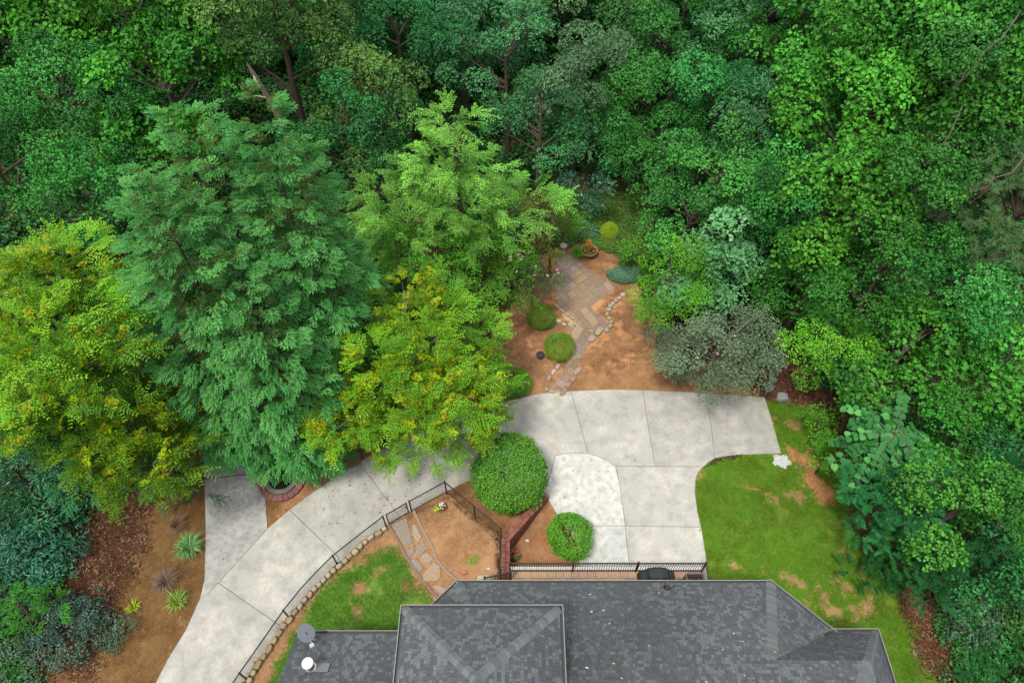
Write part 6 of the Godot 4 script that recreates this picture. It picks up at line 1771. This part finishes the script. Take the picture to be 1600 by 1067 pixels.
	tree("deep", Vector3(20.93, 2.53, -11.2), Vector3(1.8, 2, 1.8), "deep green tree at the right edge above the lower right corner tree")
	tree("bright", Vector3(16.25, 2.44, -21.6), Vector3(2.1, 1.9, 2), "round green thicket at the edge of the debris strip")
	tree("tulip", Vector3(18.72, 3.72, -20), Vector3(2.7, 2.4, 2.6), "low broadleaf tree right above the big-leaved heart-shaped foliage")
	tree("tulip", Vector3(22.33, 3.81, -18.8), Vector3(2.8, 2.8, 2.6), "broadleaf tree at the right edge, level with the driveway's back corner")
	tree("vine", Vector3(20.29, 3.02, -15.8), Vector3(2.3, 2.4, 2.2), "leafy climber-covered tree right of the big-leaved tree")
	tree("deep", Vector3(22.79, 2.97, -15.5), Vector3(2.1, 2.2, 2.1), "dark broadleaf at the right edge, lower than its neighbours by the vine tower")
	tree("vine", Vector3(18.29, 4.05, -12.2), Vector3(2.5, 2.6, 2.4), "tall tower of small-leaved vine over a pine, right of the lawn")
	tree("spruce", Vector3(16.59, 3.2, -12.6), Vector3(1.9, 2.7, 1.9), "tufted green pine at the lawn's edge, half swallowed by vine")
	tree("spruce", Vector3(16.74, 0.08, -11.9), Vector3(1.6, 1.8, 1.6), "bushy pine bulging onto the lawn, nearest to the bare patches")
	tree("spruce", Vector3(20.98, 3.63, -12.4), Vector3(1.8, 2.4, 1.8), "dark pine right of the vine tower at the right edge")
	tree("spruce", Vector3(18.05, 0.69, -10.8), Vector3(1.6, 1.7, 1.6), "short dark pine beneath the vine tower")
	tree("deep", Vector3(20.51, 1.19, -9.8), Vector3(2.1, 2.2, 2), "dark green tree in the lower right corner's upper half")
	tree("holly", Vector3(19.97, -0.91, -9.4), Vector3(1.1, 1.2, 1.1), "bluish shrub tree between the lower right dark trees")
	tree("spruce", Vector3(20.03, -2.7, -8), Vector3(1.4, 1.5, 1.4), "dark fir near the bottom edge beside the debris")
	tree("deep", Vector3(21.54, -1.51, -7.2), Vector3(1.7, 1.9, 1.7), "dark bushy tree filling the bottom right corner")
	tree("laurel", Vector3(-21.84, 1.9, -14.3), Vector3(2.6, 2.6, 2.4), "large glossy blue-green magnolia at the left edge, upper of two")
	tree("laurel", Vector3(-21.51, -0.79, -12), Vector3(2.2, 2.2, 2.1), "large glossy blue-green magnolia overhanging the dark leaf litter")
	tree("laurel", Vector3(-25.76, -4.53, -10.5), Vector3(2, 2.2, 2), "dark magnolia cut by the left edge near the fern-green conifer")
	tree("arbor", Vector3(-20.35, 0.18, -9.2), Vector3(1.6, 2, 1.5), "fern-green upright conifer in the lower left corner")
	tree("holly", Vector3(-18.88, -1.16, -9.2), Vector3(1.6, 1.6, 1.5), "grey-green holly beside the leaf litter in the lower left")
	tree("holly", Vector3(-17.07, -2.37, -8.4), Vector3(1.15, 1.2, 1.1), "smaller grey-green holly nearest the driveway's lower end")
	tree("holly", Vector3(-19.62, -2.39, -7.4), Vector3(1.3, 1.2, 1.2), "grey-green holly at the bottom edge left of the smaller one")
	tree("darkfeather", Vector3(-19.09, 2.63, -15.2), Vector3(1.5, 1.6, 1.4), "dark feathery sapling in the shade under the left yellowing tree")
	tree("darkfeather", Vector3(-15.48, 1.56, -14.8), Vector3(1.3, 1.2, 1.2), "dark green feathery bush beside the concrete spur's left edge")
	tree("cherry", Vector3(-2.72, 6.73, -27.5), Vector3(4.5, 4.8, 3.8), "feathery pale green tree with a tapering tip, behind the yellowing trees")
	tree("bright", Vector3(-5.32, 4.57, -25), Vector3(3, 2.6, 2.2), "bright green shrub mass at the feathery tree's left foot")
	tree("bright", Vector3(-1.7, 3.95, -25.6), Vector3(2.9, 2.4, 2.1), "bright green shrub mass at the feathery tree's right foot")
	tree("bronze", Vector3(2.06, 4.43, -28.6), Vector3(1.6, 2.7, 1.5), "dark magnolia with bronze and yellow leaves left of the clearing")
	tree("pinkcrepe", Vector3(0.93, 2.38, -26.8), Vector3(1.7, 1.9, 1.4), "dusky crepe myrtle with pink blossoms beside the flagstone patio")
	tree("bright", Vector3(8.31, 3.1, -25), Vector3(2.4, 2.7, 2.1), "bright green fine-leaved small tree right of the flagstone patio")
	tree("star", Vector3(11.19, 3.63, -26.4), Vector3(2.6, 2.8, 2.3), "blue-green star-leaved young sweetgum behind the grey crepe myrtle")
	tree("crepe", Vector3(10.67, 2.18, -21.8), Vector3(3.3, 2.1, 2.3), "grey-purple crepe myrtle overhanging the back edge of the driveway")
	tree("yellowgreen", Vector3(-18.42, 7.18, -17.2), Vector3(4.2, 4.4, 4.3), "left yellowing tree with feathery sprays, beside the dark leaf litter")
	tree("yellow", Vector3(-15.77, 5.04, -15.4), Vector3(2.9, 2.3, 2.6), "smaller yellowing tree with orange leaves reaching towards the concrete spur")
	tree("yellow", Vector3(-5.22, 3.87, -19.2), Vector3(3.7, 3.3, 4.4), "central yellowing tree arching over the driveway")
	tree("bright", Vector3(7.89, 2.05, -29.2), Vector3(1.5, 1.3, 1.3), "low green bush on the clearing's right side, above the juniper")
	tree("limemaple", Vector3(10.16, 3.35, -29.8), Vector3(2.4, 2.4, 2.1), "young light green maple filling between clearing and sweetgum")
	tree("deep", Vector3(7.74, 2.45, -37), Vector3(1.9, 1.6, 1.7), "dark bushy sapling at the clearing's back")
	tree("bright", Vector3(3.05, 3.09, -31.5), Vector3(1.2, 1.2, 1.1), "small green bush between bronze magnolia and blue-green shrub")
	tree("laurel", Vector3(4.36, 3.22, -33), Vector3(1.6, 1.2, 1.4), "rounded blue-green shrub at the front of the clearing")
	build_catalpa()
	undergrowth()

	# clipped and rounded shrubs
	ball(Vector3(0, 0.25, -15.62), Vector3(1.72, 1.75, 1.72), "shrub", "glossy_leaf", [Color(0.07, 0.25, 0.025), Color(0.14, 0.36, 0.03)], 26.0, 0.9, "big round glossy green shrub between fence corner and driveway", 0.11)
	ball(Vector3(2.7, -0.55, -12.98), Vector3(0.98, 0.95, 1.0), "shrub", "leaf", [Color(0.08, 0.29, 0.02), Color(0.14, 0.38, 0.03)], 24.0, 0.85, "looser bright green shrub in the bed beside the deck", 0.28)
	ball(Vector3(2.67, -0.62, -24.18), Vector3(0.82, 0.72, 0.82), "clipped", "leaf", [Color(0.07, 0.2, 0.03), Color(0.2, 0.36, 0.03)], 60.0, 0.9, "clipped mossy green ball standing beside the flagstone walk", 0.08, "clipped shrubs of the mulched bank")
	ball(Vector3(-0.04, -0.96, -21.92), Vector3(0.98, 0.7, 0.9), "clipped", "leaf", [Color(0.06, 0.24, 0.015), Color(0.11, 0.34, 0.02)], 55.0, 0.95, "clipped bright green mound at the driveway's edge under the yellowing tree", 0.1, "clipped shrubs of the mulched bank")
	ball(Vector3(1.72, -0.18, -26.02), Vector3(0.8, 0.6, 0.75), "clipped", "leaf", [Color(0.07, 0.19, 0.03), Color(0.18, 0.33, 0.03)], 55.0, 0.95, "clipped flat-topped shrub below the pink crepe myrtle", 0.1, "clipped shrubs of the mulched bank")
	ball(Vector3(6.09, 0.95, -32.07), Vector3(0.52, 0.6, 0.52), "clipped", "leaf", [Color(0.25, 0.4, 0.02), Color(0.36, 0.5, 0.03)], 70.0, 1.0, "small yellow-green ball shrub behind the patio", 0.08)
	ball(Vector3(6.76, 0.54, -28.79), Vector3(1.05, 0.3, 0.45), "shrub", "needle", [Color(0.1, 0.26, 0.15), Color(0.15, 0.33, 0.2)], 40.0, 0.7, "low spreading blue-green juniper at the patio's right corner", 0.2)
	ball(Vector3(-8.47, 0.09, -16.61), Vector3(0.95, 0.45, 0.5), "clipped", "leaf", [Color(0.13, 0.15, 0.07), Color(0.26, 0.27, 0.16)], 50.0, 1.1, "low speckled grey-green shrub under the central yellowing tree", 0.1)
	build_fence()
	build_deck()
	build_roof_fittings()
	build_small_things()
	for c in get_children():
		if c.has_meta("label") and "pink blossoms" in str(c.get_meta("label")):
			pink_blossoms(c, Vector3(0.96, 3.81, -25.6), Vector3(1.5, 1.5, 1.3), 14)
		if c.has_meta("label") and "grey-purple crepe" in str(c.get_meta("label")):
			pink_blossoms(c, Vector3(10.47, 2.69, -21.4), Vector3(3.0, 1.9, 2.2), 5)
	blades_patch()
	litter()
